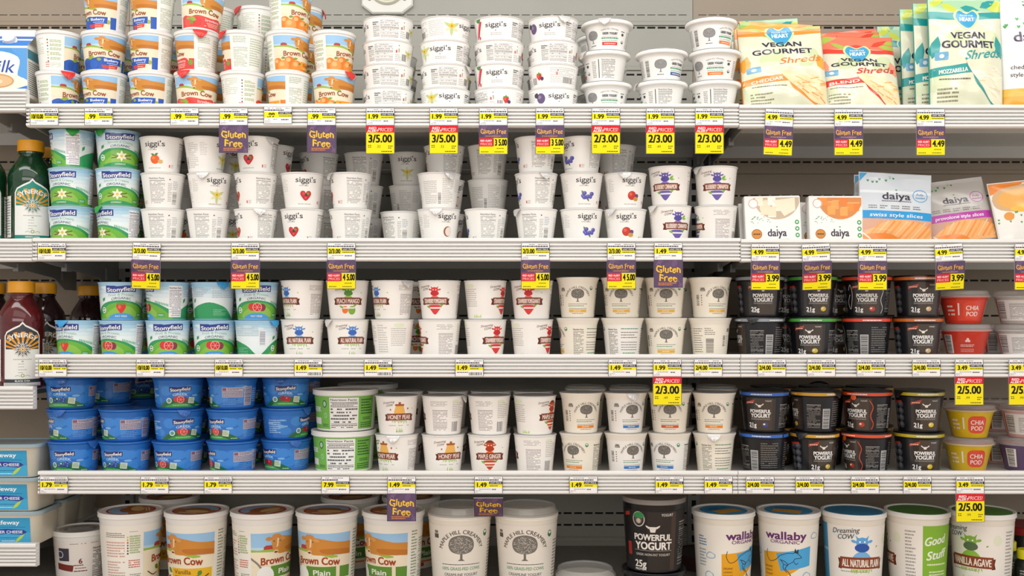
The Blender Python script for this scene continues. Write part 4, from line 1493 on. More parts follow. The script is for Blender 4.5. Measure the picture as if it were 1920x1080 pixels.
def build_stacks():
    for _ in range(160):                       # set colliding neighbours a little further back, each along its own sight line
        moved = False
        for i, a in enumerate(STACKS):
            others = STACKS[i + 1:] + [dict(row=o[0], px=o[1], Y=o[2], r=o[3], tiers=[[0, 0, 0, 0]] * 4, fixed=True) for o in OBST if o[0] == a['row']]
            for b in others:
                if a['row'] != b['row']:
                    continue
                need = a['r'] + b['r'] + .0001
                for ea, eb in zip(a['tiers'], b['tiers']):
                    xa, xb = wx(a['px'] + ea[3], a['Y']), wx(b['px'] + eb[3], b['Y'])
                    if math.hypot(xa - xb, a['Y'] - b['Y']) < need:
                        if b.get('fixed'):
                            m = a
                        elif abs(a['Y'] - b['Y']) > .045:
                            m = a if a['Y'] > b['Y'] else b
                        else:                      # the outer one: going back also carries it outward
                            m = a if abs(a['px'] - 960) > abs(b['px'] - 960) else b
                        m['Y'] += .001
                        moved = True
                        break
        if not moved:
            break
    for s in STACKS:
        row, k, rear = s['row'], s['k'], s['rear']
        zd, H, n = LIP[s['sec']][row][1], SHAPES[k][3], len(s['tiers'])
        ck = (row, NAMES[k][0], rear)
        counts[ck] = counts.get(ck, 0) + 1
        for i, (fl, rot, tab, dx, lean) in enumerate(s['tiers']):
            where = '%s of %s %s%s stack from left, %s shelf' % (TIER[n][i], ORD[counts[ck]], 'rear ' if rear else '', NAMES[k][0], ROWN[row])
            f = s['foil']
            cup(k, fl, wx(s['px'] + dx, s['Y']), s['Y'], zd + 0.0003 + i * (H + 0.7) * 1e-3, rot, NAMES[k][1][fl] + ', ' + where, '%s cups on the %s shelf' % (NAMES[k][0], ROWN[row]), tab,
                foil=(f[i] if isinstance(f, (list, tuple)) else f), lean=lean, clear=s['clear'] and i == n - 1)

# ================================================================== what stands on the shelves
YR = 0.158
# ---- top shelf: cow-picture cups
B, T_, K_ = 'blueberry', 'strawberry', 'peach'
stack(0, 'cow', 111, [(B, 57, 22), (B, 92)])
stack(0, 'cow', 196, [(B, -43), (B, 0), (B, -48, 200, 3)])
stack(0, 'cow', 284, [(B, -40), (B, -59), (B, -66, 160, 2)])
stack(0, 'cow', 369, [(T_, 0, -35), (T_, -86, 8), (T_, 10, 215, 7, 3.5)])
stack(0, 'cow', 455, [(T_, 122), (T_, -115, -62)])
stack(0, 'cow', 540, [(K_, -85), (K_, 34), (K_, 52, 150, 3, 2)])
stack(0, 'cow', 626, [(K_, 0, 47), (K_, 55)])
for px, n, fl in ((150, 2, B), (234, 2, B), (316, 2, T_), (400, 3, T_), (482, 3, K_), (567, 3, K_)):
    stack(0, 'cow', px, [(fl, R0.choice((30, -50, 150))) for _ in range(n - 1)] + [(fl, {400: -120, 482: 130, 567: 20}.get(px, 40), {567: 80, 482: -62}.get(px, 180))], YR, True)
# low white cups
stack(0, 'low', 728, [('vanilla', -80), ('vanilla', -86), ('vanilla', -100), ('vanilla', -86)])
stack(0, 'low', 835, [('vanilla', 5), ('vanilla', -82, 62), ('vanilla', -18), ('vanilla', 54, 170, 1)])
stack(0, 'low', 936, [('rhubarb', -140), ('rhubarb', -12), ('rhubarb', -78), ('rhubarb', -14)])
stack(0, 'low', 1037, [('plum', 10), ('plum', 168), ('plum', -75), ('plum', -14, 25)])
for px, n in ((737, 3), (838, 3), (936, 3), (1034, 3)):
    stack(0, 'low', px, [('vanilla' if px < 900 else 'plum', R0.uniform(0, 360)) for _ in range(n)], YR + 0.01, True)
stack(0, 'greek', 1136, [('red', -8), ('red', -110, -55, -3), ('red', -10, -5, 2)])
stack(0, 'greek', 1240, [('plain', -110, -70), ('plain', 32)])
stack(0, 'greek', 1340, [('orange', -105), ('orange', -16), ('orange', 28, 85, -6)])
stack(0, 'greek', 1128, [('red', 40), ('red', 40), ('red', 40)], 0.178, True)

# ---- second shelf: meadow vanilla, sleeved white, purple-cow cups
stack(1, 'meadow', 134, [('vanilla', -28), ('vanilla', -30), ('vanilla', -100, 0, 2, 0)], foil=[FOIL_GREEN] * 3)
stack(1, 'meadow', 222, [('vanilla', -55, -60, 1), ('vanilla', -6), ('vanilla', 6, -48, 0)], foil=[FOIL_GREEN] * 3)
stack(1, 'meadow', 232, [('vanilla', 40), ('vanilla', 60)], YR, True, foil=FOIL_GREEN)
for px, tiers in (
    (306, [('orange', -118), ('orange', -115), ('orange', -22, None, -2)]),
    (391, [('vanilla', -118), ('vanilla', 22, -18, 2), ('vanilla', 60, 60, -5)]),
    (480, [('heart', -70, 10), ('heart', -75), ('heart', -28, 38, 2)]),
    (567, [('heart', -28), ('heart', 10)]),
    (657, [('heart', -92), ('heart', -85, -65)]),
    (823, [('coconut', 28, -8), ('coconut', 130, 30)]),
    (911, [('blueberry', -90)]),
    (1005, [('blueberry', -118, -60), ('blueberry', -78, 25), ('blueberry', -88)]),
    (1090, [('blueberry', 20), ('blueberry', 14), ('blueberry', -50)]),
    (1172, [('pomegranate', 4, -40), ('pomegranate', 22, 0)]),
):
    stack(1, 'sleeve', px, tiers)
for px, tiers in (
    (330, [('orange', 20), ('orange', 100)]),
    (430, [('vanilla', 10), ('vanilla', 100), ('vanilla', 20)]),
    (512, [('heart', 70), ('heart', 120), ('heart', 60)]),
    (598, [('heart', -60), ('heart', -60), ('heart', -62)]),
    (682, [('vanilla', -110), ('vanilla', -110), ('vanilla', -112)]),
    (766, [('vanilla', 100), ('vanilla', 90), ('vanilla', -5)]),
    (833, [('coconut', 60), ('coconut', 50), ('coconut', -78)]),
    (915, [('blueberry', -120), ('blueberry', 120), ('blueberry', -110)]),
    (1154, [('pomegranate', -100), ('pomegranate', -80), ('pomegranate', -85)]),
):
    stack(1, 'sleeve', px, tiers, 0.24 if px in (598, 682, 766) else 0.152, True)
stack(1, 'sleeve', 752, [('vanilla', -140)], 0.112, True)
stack(1, 'dream', 1256, [('blueberry', 24, -50), ('blueberry', -14)])
stack(1, 'dream', 1342, [('blueberry', -78), ('blueberry', 4, -55)])

# ---- third shelf
S_, P_ = 'strawberry', 'pomegranate'
stack(2, 'meadow', 147, [(S_, -40, -42)])
stack(2, 'meadow', 229, [(P_, -42), (S_, 0, None, -2)])
stack(2, 'meadow', 315, [(P_, 0), (P_, -78, None, -1)])
stack(2, 'meadow', 402, [(P_, 0), (P_, 170, 25, -2)])
stack(2, 'meadow', 482, [(P_, 105, 50), (P_, 0, None, -1)])
for px in (268, 352, 434):
    stack(2, 'meadow', px, [(P_, 30), (P_, 60)], YR, True)
for px, tiers in (
    (567, [('plain', -10), ('plain', -52)]),
    (652, [('plain', 14, -58), ('peach', 2)]),
    (736, [('plain', 130), ('plain', -54, 40)]),
    (824, [('strawberry', -80), ('strawberry', -14)]),
    (910, [('strawberry', 36), ('strawberry', 62)]),
    (997, [('strawberry', 62), ('strawberry', -10, 40)]),
):
    stack(2, 'dream', px, tiers)
stack(2, 'dream', 768, [('peach', 30), ('peach', 40)], YR, True)
for px, tiers in (
    (1083, [('yellow', -82), ('yellow', 0)]),
    (1167, [('blue', -115), ('yellow', -4, 200)]),
    (1248, [('yellow', 2), ('yellow', 2)]),
    (1331, [('yellow', 118), ('yellow', 28)]),
):
    stack(2, 'tree', px, tiers)
for px in (1199, 1282):
    stack(2, 'tree', px, [('yellow', -40), ('yellow', -40)], YR, True)
for px, fl, r0, r1 in ((1424, 'silver', -78, 8), (1522, 'green', -6, 16), (1624, 'scarlet', -110, 0), (1720, 'orange', 14, 14)):
    stack(2, 'black', px, [(fl, r0, {1424: -15, 1522: -70}.get(px)), (fl, r1, None, 1)], sec='right')
for px, fl in ((1462, 'silver'), (1553, 'green'), (1560, 'scarlet'))[:2]:
    stack(2, 'black', px + 10, [(fl, 20), (fl, 20)], YR + .01, True, sec='right')

# ---- fourth shelf
Bb, Pp, Ch = 'blueberry', 'pomegranate', 'cherry'
for px, tiers in (
    (137, [(Bb, -26, 40, 3), (Bb, -75, -30, 1), (Bb, -28, -20, -3)]),
    (236, [(Bb, -34), (Bb, -85)]),
    (335, [(Pp, -42), (Pp, 12, 12), (Pp, 4)]),
    (436, [(Pp, -70), (Pp, -46), (Pp, -98)]),
    (537, [(Ch, -52, 20), (Ch, 60, 50), (Ch, -2, -12)]),
):
    stack(3, 'blue', px, tiers)
for px, tiers in ((205, [(Bb, -60), (Bb, -40), (Bb, -62)]), (256, [(Bb, 0), (Bb, 0), (Bb, 20)]), (350, [(Pp, 30), (Pp, 20), (Pp, 10)]), (453, [(Pp, 30), (Pp, 20), (Pp, 10)]), (560, [(Ch, 90), (Ch, -60), (Ch, -80)])):
    stack(3, 'blue', px, tiers, 0.287 if px == 256 else 0.181, True)
for px, tiers in (
    (744, [('honey', -40, -10), ('honey', 8)]),
    (831, [('honey', 22), ('honey', -110, 70)]),
    (917, [('maple', 2), ('maple', -112)]),
    (1003, [('maple', -105), ('maple', 58)]),
):
    stack(3, 'dream', px, tiers)
for px, tiers in (
    (1089, [('orange', -26), ('orange', 18)]),
    (1173, [('blue', 24), ('blue', 22, 20)]),
    (1255, [('blue', -16), ('red', 2)]),
    (1339, [('orange', -108, 0), ('orange', 0)]),
):
    stack(3, 'tree', px, tiers)
for px in (1098, 1180, 1262, 1344):
    stack(3, 'tree', px, [('orange', 10), ('orange', 10)], YR, True, clear=True)
for px in (756, 840, 920, 1000):
    stack(3, 'dream', px, [('honey', 100), ('honey', 10)], YR + .01, True)
for px, fl, r0, r1, t0, t1 in ((1432, 'blue', -130, -12, None, None), (1527, 'gold', 24, -75, -30, 62), (1624, 'ember', -55, -28, None, None), (1722, 'lemon', 16, 18, None, -50)):
    stack(3, 'black', px, [(fl, r0, t0), (fl, r1, t1, 1)], sec='right', foil=FOIL_DARK)
for px in (1450, 1540, 1630):
    stack(3, 'black', px, [('gold', 20), ('gold', 20)], YR + .015, True, sec='right')

OBST += [(3, 647, .100, .0618), (3, 690, .245, .0618), (2, 1808, .088, .047), (3, 1817, .088, .047), (2, 1910, .088, .047), (3, 1920, .088, .047)]
stack(3, 'black', 1530, [('gold', 0)], .272, True, sec='right')
build_stacks()

# ================================================================== tubs, pods, bottles, cartons, bags
G_GREEN = mat('green_juice_glass', '#123c22', 0.08, spec=0.7, noise=0.35, nscale=90)
G_RED = mat('red_juice_glass', '#5a1214', 0.08, spec=0.7, noise=0.3, nscale=90)
G_DARK = mat('dark_red_juice_glass', '#2a1012', 0.08, spec=0.7, noise=0.3, nscale=90)
CAP_GOLD = mat('gold_screw_cap', '#e9a21c', 0.4)
CAP_LEMON = mat('yellow_screw_cap', '#e2d21c', 0.4)
LEFTX = 'left'


# ---- juice bottles
def art_bottle(c1, c2, ray, words):
    a = Art(81)
    P = [(-31, 8), (31, 8), (31, 86), (27, 94), (15, 101), (5, 106), (0, 112), (-5, 106), (-15, 101), (-27, 94), (-31, 86)]
    a.poly(P, '#e9e9e4')
    Q = [(-28.5, 62), (28.5, 62), (28.5, 86), (25, 92), (14, 98), (4.5, 103), (0, 108), (-4.5, 103), (-14, 98), (-25, 92), (-28.5, 86)]
    a.poly(Q, c1)
    a.clip = (-28.5, 62, 28.5, 95)
    for k in range(9):
        t0, t1 = math.radians(12 + k * 18), math.radians(21 + k * 18)
        a.poly([(0, 60), (42 * math.cos(t0), 60 + 34 * math.sin(t0)), (42 * math.cos(t1), 60 + 34 * math.sin(t1))], ray)
    a.clip = None
    a.arc_text('SYNERGY', 0, 50, 38, 8.2, '#f2f2ee', 52, .02)
    for n, r, w, c in ((12, 16, 4.6, '#e9e9e4'), (12, 14, 2.6, c2), (8, 11, 4.4, '#e9e9e4'), (8, 9.6, 2.4, c1), (8, 6, 2.6, '#e0a84a')):
        for k in range(n):
            leaf(a, 0, 62, r, w, 360 / n * k, c)
    a.ell(0, 62, 2.2, 2.2, '#e9e9e4', 10); a.ell(0, 62, 1.2, 1.2, c2, 8)
    a.fine(-15, 42, 15, 45.5, 1, '#a8aca6', .9, 1.5, 3)
    a.ell(0, 40, 2.0, 1.6, '#a8aca6', 8)
    for k in range(4):
        a.fine(-7, 34.5 - 5.2 * k, 7, 36.5 - 5.2 * k, 1, '#9aa09a', 1, 2, 4)
    a.ell(0, 14.4, 3.2, 3.2, '#9aa86a', 12); a.ell(0, 14.4, 1.8, 1.8, '#e9e9e4', 8)
    a.curve([(-12, 13), (-8, 15), (-4, 13)], .8, '#9aa86a', 3); a.curve([(4, 13), (8, 15), (12, 13)], .8, '#9aa86a', 3)
    a.rect(-31, 1.5, 31, 8, c1 if words != 'BLACK CHIA' else '#3a3a40')
    a.text(words, 0, 4.8, 3.0, '#eef0ea', 24, .02)
    a.rect(-33, -4.5, 33, 1.5, '#d8d8d4')
    a.fine(-30, -3.4, 30, .6, 2, '#9a9a98', .9)
    a.nutrition(40, 4, 74, 80, '#55585a', '#e4e4df', 9)
    a.rect(-74, 4, -40, 80, '#e4e4df'); a.fine(-72, 8, -42, 76, 14, '#8a8e8a', .85)
    return a


_bot = {}


def bottle(kind, px, Y, z, label, rot=0):
    if kind not in _bot:
        m = {'green': G_GREEN, 'red': G_RED, 'dark': G_DARK}[kind]
        prof = [(0, 3), (26, 2), (35, 0), (38.5, 3), (39.5, 8), (39.5, 20), (38.6, 24), (38.6, 112), (39.6, 118), (39.2, 128), (36, 140), (30, 151), (24, 160), (20.5, 166), (20, 170), (22, 170.6), (22, 173), (19.5, 173.5), (19.5, 186), (0, 186)]
        body = lathe('glass_body', prof, m, 56, 50)
        cp = [(20.6, 174.5), (23.2, 175), (23.4, 178), (22.9, 178.6), (22.9, 193), (22, 195.5), (19, 196.4), (0, 196.4)]
        V, F = lathe_geo(cp, 72)
        V = [(x * (1 + (.012 if (i % 72) % 2 else 0) * (0.178 < zz < .194)), y * (1 + (.012 if (i % 72) % 2 else 0) * (0.178 < zz < .194)), zz) for i, (x, y, zz) in enumerate(V)]
        cap = mesh('screw_cap', V, F, CAP_GOLD, True, 25)
        ar = art_bottle('#1d8a7c', '#2a6a66', '#e39a26', 'GREEN CHIA') if kind == 'green' else art_bottle('#3c3d45', '#3c3d45', '#e39a26', 'BLACK CHIA')
        if kind == 'dark':
            ar = art_bottle('#2c2d33', '#2c2d33', '#8a6a2a', 'BLACK CHIA')
        _bot[kind] = (body, cap, ar.mesh('paper_label', lambda u, v, off: ((((38.7 + off) * math.sin(u / 38.6)) * 1e-3, -((38.7 + off) * math.cos(u / 38.6)) * 1e-3, (v + 10) * 1e-3), (math.sin(u / 38.6), -math.cos(u / 38.6), 0)), ustep=38.6 * math.radians(360 / 56), base=1.15, dlay=.06))
    b, c, l = _bot[kind]
    rot += math.degrees(math.atan2(-wx(px, Y), D + Y))
    t = thing('juice_bottle', label, 'bottle', (wx(px, Y), Y, z + .0003), (0, 0, math.radians(rot)), 'bottled drinks on the left shelves')
    link('glass_body', b, t)
    link('screw_cap', c, t)
    link('paper_label', l, t)


zL = [LIP['left'][i][1] for i in range(4)]
bottle('green', 58, .085, zL[1], 'green juice bottle with gold cap and sunburst label, fully seen on second shelf', 4)
bottle('green', -31, .070, zL[1], 'green juice bottle with gold cap, cut off by the picture edge')
bottle('green', 95, .172, zL[1], 'green juice bottle with gold cap, half hidden behind the front green bottle', 20)
bottle('red', 40, .062, zL[2], 'red juice bottle with gold cap and black sunburst label, in front', 3)
bottle('dark', 82, .150, zL[2], 'dark red juice bottle close behind the front red bottle', 8)
bottle('dark', 168, .345, zL[2], 'dark red juice bottle standing alone at the back of the shelf', 0)
bottle('dark', -14, .158, zL[2], 'dark juice bottle at the picture edge behind the front red bottle', 0)


# ---- creamer carton
def carton():
    t = thing('creamer_carton', 'blue and white gable-top creamer carton with white cap, on short top shelf', 'carton', (wx(17, .06), .063, zL[0] + .0003), (0, 0, math.radians(2)))
    w, d, h, hg, hf = .0475, .036, .092, .026, .012
    g = Geo()
    V = [(-w, -d, 0), (w, -d, 0), (w, d, 0), (-w, d, 0), (-w, -d, h), (w, -d, h), (w, d, h), (-w, d, h),
         (-w, -.0012, h + hg), (w, -.0012, h + hg), (w, .0012, h + hg), (-w, .0012, h + hg), (-w, -.0012, h + hg + hf), (w, -.0012, h + hg + hf), (w, .0012, h + hg + hf), (-w, .0012, h + hg + hf)]
    F = [(0, 3, 2, 1), (0, 1, 5, 4), (1, 2, 6, 5), (2, 3, 7, 6), (3, 0, 4, 7), (4, 5, 9, 8), (6, 7, 11, 10), (8, 9, 13, 12), (10, 11, 15, 14), (12, 13, 14, 15),
         (9, 10, 14, 13), (11, 8, 12, 15)]
    g.add(V, F)
    # gusset folded in on both ends
    for s in (-1, 1):
        b = len(g.V)
        g.V += [(s * w, -d, h), (s * w, d, h), (s * (w - .016), 0, h + hg * .9), (s * w, -.0012, h + hg), (s * w, .0012, h + hg)]
        g.F += [(b, b + 1, b + 2), (b, b + 2, b + 3), (b + 1, b + 4, b + 2), (b + 2, b + 4, b + 3)]
    link('carton_body', g.build('carton_body', mat('carton_board', '#eceae4', 0.4)), t)
    a = Art(91)
    W = 47.3
    a.clip = (-W, 0, W, 88)
    a.rect(-W, 0, W, 88, '#e9f0f6')
    a.rect(-W, 70, W, 88, '#4c97dc'); a.rect(-W, 62, W, 72, '#8fc0ea')
    a.ell(-8, 60, 46, 22, '#dfeaf6', 24)
    a.blob([(20, 88), (34, 66), (30, 40), (40, 34), (60, 30), (60, 95)], '#5b9fe0')
    a.text('Silk', 3, 55, 24, '#2c4ca0', 46, .006, .25)
    a.blob([(-50, 36), (-30, 40), (0, 44), (24, 40), (40, 32), (46, 16), (20, 6), (-50, 8)], '#f2e6d6')
    a.ell(-6, 28, 30, 13, '#c89a6a', 22); a.ell(-6, 28, 27, 10.5, '#e2b88a', 22); a.ell(-10, 27, 14, 5, '#efd2b0', 16)
    a.blob([(-50, 13), (-10, 9), (20, 12), (50, 20), (50, 8), (20, 0), (-50, -2)], '#2f7fd6')
    a.text('New Zero Creamer', -4, 5, 5, '#e8f0fa', 66, .02, .1, lambda x, y: (x, y + x * .06))
    a.clip = None
    m = a.mesh('front_print', lambda u, v, off: ((u * 1e-3, -.036 - off * 1e-3, v * 1e-3), (0, -1, 0)), base=.15, dlay=.05)
    link('front_print', m, t)
    a = Art(92)
    sl = math.hypot(.0348, .026) * 1e3
    a.rect(-W, 0, W, sl - .5, '#2f7fd6'); a.rect(-W, sl * .55, W, sl * .72, '#e9f0f6'); a.rect(-W, sl * .74, W, sl - .5, '#1f5fb8')
    ny, nz = -.026 / sl * 1e3, .0348 / sl * 1e3
    link('gable_print', a.mesh('gable_print', lambda u, v, off: ((u * 1e-3, -.036 + .0348 * v / sl + ny * off * 1e-3, .092 + .026 * v / sl + nz * off * 1e-3), (0, ny, nz)), base=.15, dlay=.05), t)
    a = Art(93)
    a.rect(-35, 1, 35, 87, '#ecebe5'); a.rect(-35, 70, 35, 87, '#4a8a9c'); a.fine(-32, 6, 32, 66, 16, '#6a6860', .85, 3, 9)
    link('side_print', a.mesh('side_print', lambda u, v, off: ((.0475 + off * 1e-3, u * 1e-3, v * 1e-3), (1, 0, 0)), base=.15, dlay=.05), t)
    V, F = lathe_geo([(0, 0), (13, 0), (13, 1.5), (11, 2), (11, 10), (10, 11), (0, 11)], 40)
    cp = mesh('screw_cap', V, F, LID_WHITE, True, 30)
    ang = math.atan2(.0348, .024)
    link('screw_cap', cp, t, (.010, -.036 + .0348 * .45, .092 + .026 * .45), (ang, 0, 0))


carton()


# ---- clear pods with a coloured dessert inside
def pod_parts(kind):
    c = {'red': '#cf3a26', 'white': '#b9b4ae', 'yellow': '#dcb91f', 'purple': '#5e4668', 'pink': '#cfa9a6'}[kind]
    body = lathe('pod_cup', [(0, 1), (26, 1), (27, 0), (29, 0), (30.5, 1.5), (41, 46), (42.5, 48.5), (44.5, 49.5), (44.5, 51), (0, 51)], mat('pod_' + kind, c, 0.18, noise=.08, nscale=70), 56, 40)
    p = [(45.2, 48.5), (46.8, 49), (46.8, 52.5), (44.5, 54), (43, 60.2), (41, 61.6), (0, 61.6)]
    q = [(max(0, r - .5), z - .45) for r, z in p][::-1]
    lid = lathe('clear_lid', p + q + [p[0]], LID_CLEAR, 56, 40)
    a = Art(95)
    r = 36
    if kind == 'red':
        a.rect(-50, 6, 50, 44, '#d63e2a')
    if kind in ('red', 'yellow', 'purple'):
        a.rrect(-15, 9, 17, 41, 9, '#dc4a34')
        a.text('CHIA', 1, 29.5, 8.4, '#f6ece6', 23, .012); a.text('POD', 1, 18.5, 8.4, '#f6ece6', 21, .012)
        a.rect(-24, 16, -21.5, 38, '#efe4dc')
        a.fine(-44, 14, -30, 36, 3, '#efd8d0', .8)
        a.rect(34, 8, 52, 42, '#e8e2dc') if kind != 'yellow' else None
        a.barcode(36, 9, 49, 41, '#4c4644', up=False)
        for k in (90, 210, 330):
            a.ell(78 + 2.4 * math.cos(math.radians(k)), 32 + 2.4 * math.sin(math.radians(k)), 2.2, 2.2, '#e9c9c0', 10)
        a.fine(66, 20, 90, 25, 2, '#e9c9c0', .9); a.fine(66, 10, 90, 17, 3, '#d89a8c', .9)
    else:
        a.rect(-52, 6, 56, 44, '#dcd8d4')
        a.nutrition(-22, 8, 18, 42, '#5a5454', None, 8, False); a.fine(20, 8, 54, 42, 9, '#8a8480', .9)
        a.rect(-50, 6, -46, 44, '#c24a3a'); a.barcode(-44, 9, -28, 41, '#4c4644', up=False)
    wr = a.wrap('printed_sleeve', 30.5, 1.5, 41, 46, .3, .06, INK_GLOSS, 36)
    b = Art(96)
    b.ell(0, 0, 40, 40, '#d2463a' if kind != 'pink' else '#b05a6a', 40)
    b.fine(-26, -16, 26, 16, 5, '#e8b8b0', .8)
    seal = b.mesh('printed_seal', lambda u, v, off: ((u * 1e-3, v * 1e-3, (51.15 + off) * 1e-3), (0, 0, 1)), base=.1, dlay=.05)
    return body, lid, wr, seal


_pods = {}


def pod(kind, px, Y, z, rot, label):
    if kind not in _pods:
        _pods[kind] = pod_parts(kind)
    b, l, w, s = _pods[kind]
    rot += math.degrees(math.atan2(-wx(px, Y), D + Y))
    t = thing('chia_pod', label, 'dessert cup', (wx(px, Y), Y, z), (0, 0, math.radians(rot)), 'clear lidded dessert pods')
    link('pod_cup', b, t); link('printed_sleeve', w, t); link('printed_seal', s, t); link('clear_lid', l, t)


z2, z3 = LIP['right'][2][1], LIP['right'][3][1]
for i, (kind, row, px, tier, rot, lb) in enumerate((
        ('red', 2, 1810, 0, -118, 'red dessert pod showing its barcode side, lower of two on third shelf'), ('red', 2, 1806, 1, 24, 'red dessert pod with white lettering, upper of two on third shelf'),
        ('white', 2, 1912, 0, 12, 'grey nutrition-panel dessert pod, lower one at picture edge, third shelf'), ('white', 2, 1910, 1, 8, 'grey nutrition-panel dessert pod, upper one at picture edge, third shelf'),
        ('yellow', 3, 1815, 0, 22, 'yellow dessert pod with red sticker, lower of two on fourth shelf'), ('yellow', 3, 1818, 1, 20, 'yellow dessert pod with red sticker, upper of two on fourth shelf'),
        ('purple', 3, 1918, 0, -100, 'purple dessert pod, lower one at picture edge, fourth shelf'), ('pink', 3, 1922, 1, 16, 'pinkish nutrition-panel dessert pod above the purple one'))):
    pod(kind, px, .088, (z2 if row == 2 else z3) + .0003 + tier * .0622, rot, lb)
pod('white', 1860, .184, z2 + .0003, 60, 'grey dessert pod glimpsed between the front pods on third shelf')
pod('pink', 1868, .184, z3 + .0003, 60, 'pinkish dessert pod glimpsed behind the yellow pods')
pod('pink', 1868, .184, z3 + .0625, 60, 'pinkish dessert pod on top in the rear, behind the yellow pods')


# ---- round tubs
TUBS = {  # lid radius, body top radius, foot radius, height
    'quart': (58.9, 55.2, 48.5, 139.0), 'family': (61.0, 57.0, 52.5, 75.0), 'cream': (50.5, 47.5, 42.0, 96.0), 'bull': (59.5, 57.0, 50.0, 134.0),
    'maple': (60.2, 57.5, 49.5, 137.0), 'squat': (60, 57, 54, 31), 'stub': (58, 55, 53, 17)}
_tubg = {}


def tub_body(k, m, nm='tub_body'):
    key = (k, m.name)
    if key not in _tubg:
        rl, rt, rb, H = TUBS[k]
        p = [(0, 2), (rb - 5, 2), (rb - 3.5, 0), (rb - 1.5, 0), (rb, 1.5), (rt, H - 17), (rt + .8, H - 15.5), (rt + .9, H - 11), (rt + 1.8, H - 9.5), (rt + 1.8, H - 4), (0, H - 4)]
        if k == 'family':
            p[5:10] = [(rt, H - 10), (rt + 1, H - 8), (rt + 1, H - 4)]
        if k in ('squat', 'stub'):
            p[5:10] = [(rt, H - 8), (rt, H - 4)]
        _tubg[key] = lathe(nm, p, m, 64, 30)
    return _tubg[key]


def tub_lid(k, m, clear=False):
    key = ('lid', k, m.name)
    if key not in _tubg:
        rl, rt, rb, H = TUBS[k]
        if clear:
            p = [(rl - .8, H - 7), (rl, H - 6.6), (rl, H - 1), (rl - 1.6, H + .4), (rl - 4, H + .6), (rl - 6, H + 10), (rl - 7.5, H + 11.5), (rl - 11, H + 11.5), (rl - 13, H + 9), (0, H + 8.6)]
            q = [(max(0, r - .6), z - .5) for r, z in p][::-1]
            p = p + q + [p[0]]
        else:
            p = [(rt + 2.0, H - 9), (rl - .8, H - 9.4), (rl - .2, H - 8.6), (rl - .5, H - 3), (rl, H - 1.6), (rl - .6, H - .2), (rl - 3, H), (rl - 4.5, H - .6), (rl - 5.5, H - 2.2), (0, H - 2.2)]
            if k in ('squat',):
                p[0] = (rt + .3, H - 5); p[1] = (rl - .8, H - 6)
        _tubg[key] = lathe('clear_lid' if clear else 'tub_lid', p, m, 64, 30)
    return _tubg[key]


def lid_print(k, a):
    H = TUBS[k][3]
    return a.mesh('lid_print', lambda u, v, off: ((u * 1e-3, v * 1e-3, (H - 2.1 + off) * 1e-3), (0, 0, 1)), base=.1, dlay=.05)


def tub(k, art, px, Y, z, rot, label, name='yogurt_tub', cat='yogurt tub', bodym=None, lidm=None, lidart=None, clear=False, mk=None, group='large tubs on the bottom shelf'):
    rl, rt, rb, H = TUBS[k]
    rot += math.degrees(math.atan2(-wx(px, Y), D + Y))
    t = thing(name, label, cat, (wx(px, Y), Y, z + .0003), (0, 0, math.radians(rot)), group)
    link('tub_body', tub_body(k, bodym or P_WHITE), t)
    key = ('wrap', k, mk)
    if art:
        if key not in _tubg:
            _tubg[key] = art.mesh('printed_wrap', cone_fn(rb, 1.5, rt, H - (17 if k not in ('family', 'squat', 'stub') else 9)), ustep=((rb + rt) / 2) * math.radians(360 / 64), base=.25, dlay=.06)
        link('printed_wrap', _tubg[key], t)
    l = link('clear_lid' if clear else 'tub_lid', tub_lid(k, LID_CLEAR if clear else (lidm or LID_WHITE), clear), t)
    if lidart:
        kk = ('lp', k, mk)
        if kk not in _tubg:
            _tubg[kk] = lid_print(k, lidart)
        link('lid_print', _tubg[kk], l)
    return t


def cone_fn(r0, z0, r1, z1):
    k = (r1 - r0) / (z1 - z0)
    rr = (r0 + r1) / 2
    L = math.hypot(1, k)

    def fn(u, v, off):
        a = u / rr
        r = (r0 + k * (v - z0) + off) * 1e-3
        return (r * math.sin(a), -r * math.cos(a), v * 1e-3), (math.sin(a) / L, -math.cos(a) / L, -k / L)
    return fn


# family-size green tubs
def art_green():
    a = Art(101)
    a.rect(-88, 4, 88, 64, '#76b84c')
    a.rect(60, 4, 88, 64, '#e8e6e0')
    a.nutrition(-30, 4, 24, 62, '#2c2c30', '#f0eeea', 5, True, '#5a5a5e')
    a.fine(29, 30, 57, 60, 6, '#3c5a34', .9, 2, 5); a.fine(33, 20, 53, 26, 2, '#34502c', 1, 2, 4); a.fine(29, 6, 57, 17, 3, '#3c5a34', .9, 2, 5)
    a.ell(-41, 50, 5, 7, '#3c5a50', 14); a.ell(-41, 50, 3.4, 5, '#a8cfa8', 12); a.ell(-40, 29, 3.4, 5, '#a8cfa8', 12); a.ell(-40, 29, 2.2, 3.4, '#76b84c', 10); a.fine(-48, 8, -34, 14, 2, '#3c5a34')
    a.text('GREEK', -64, 40, 9, '#f0eeea', 26, .02); a.rect(-84, 12, -52, 24, '#e8e6e0')
    return a


AG = art_green()
dz = LIP['main'][3][1]
tub('family', AG, 645, .100, dz, -4, 'green family tub showing nutrition panel, lower of two on fourth shelf', mk='green', group='green family tubs')
tub('family', AG, 648, .100, dz + .0755, 0, 'green family tub showing nutrition panel, upper of two on fourth shelf', mk='green', group='green family tubs')
tub('family', AG, 690, .245, dz, 60, 'green family tub, lower one of the rear stack on fourth shelf', mk='green', group='green family tubs')
tub('family', AG, 690, .245, dz + .0755, 60, 'green family tub, upper one of the rear stack on fourth shelf', mk='green', group='green family tubs')


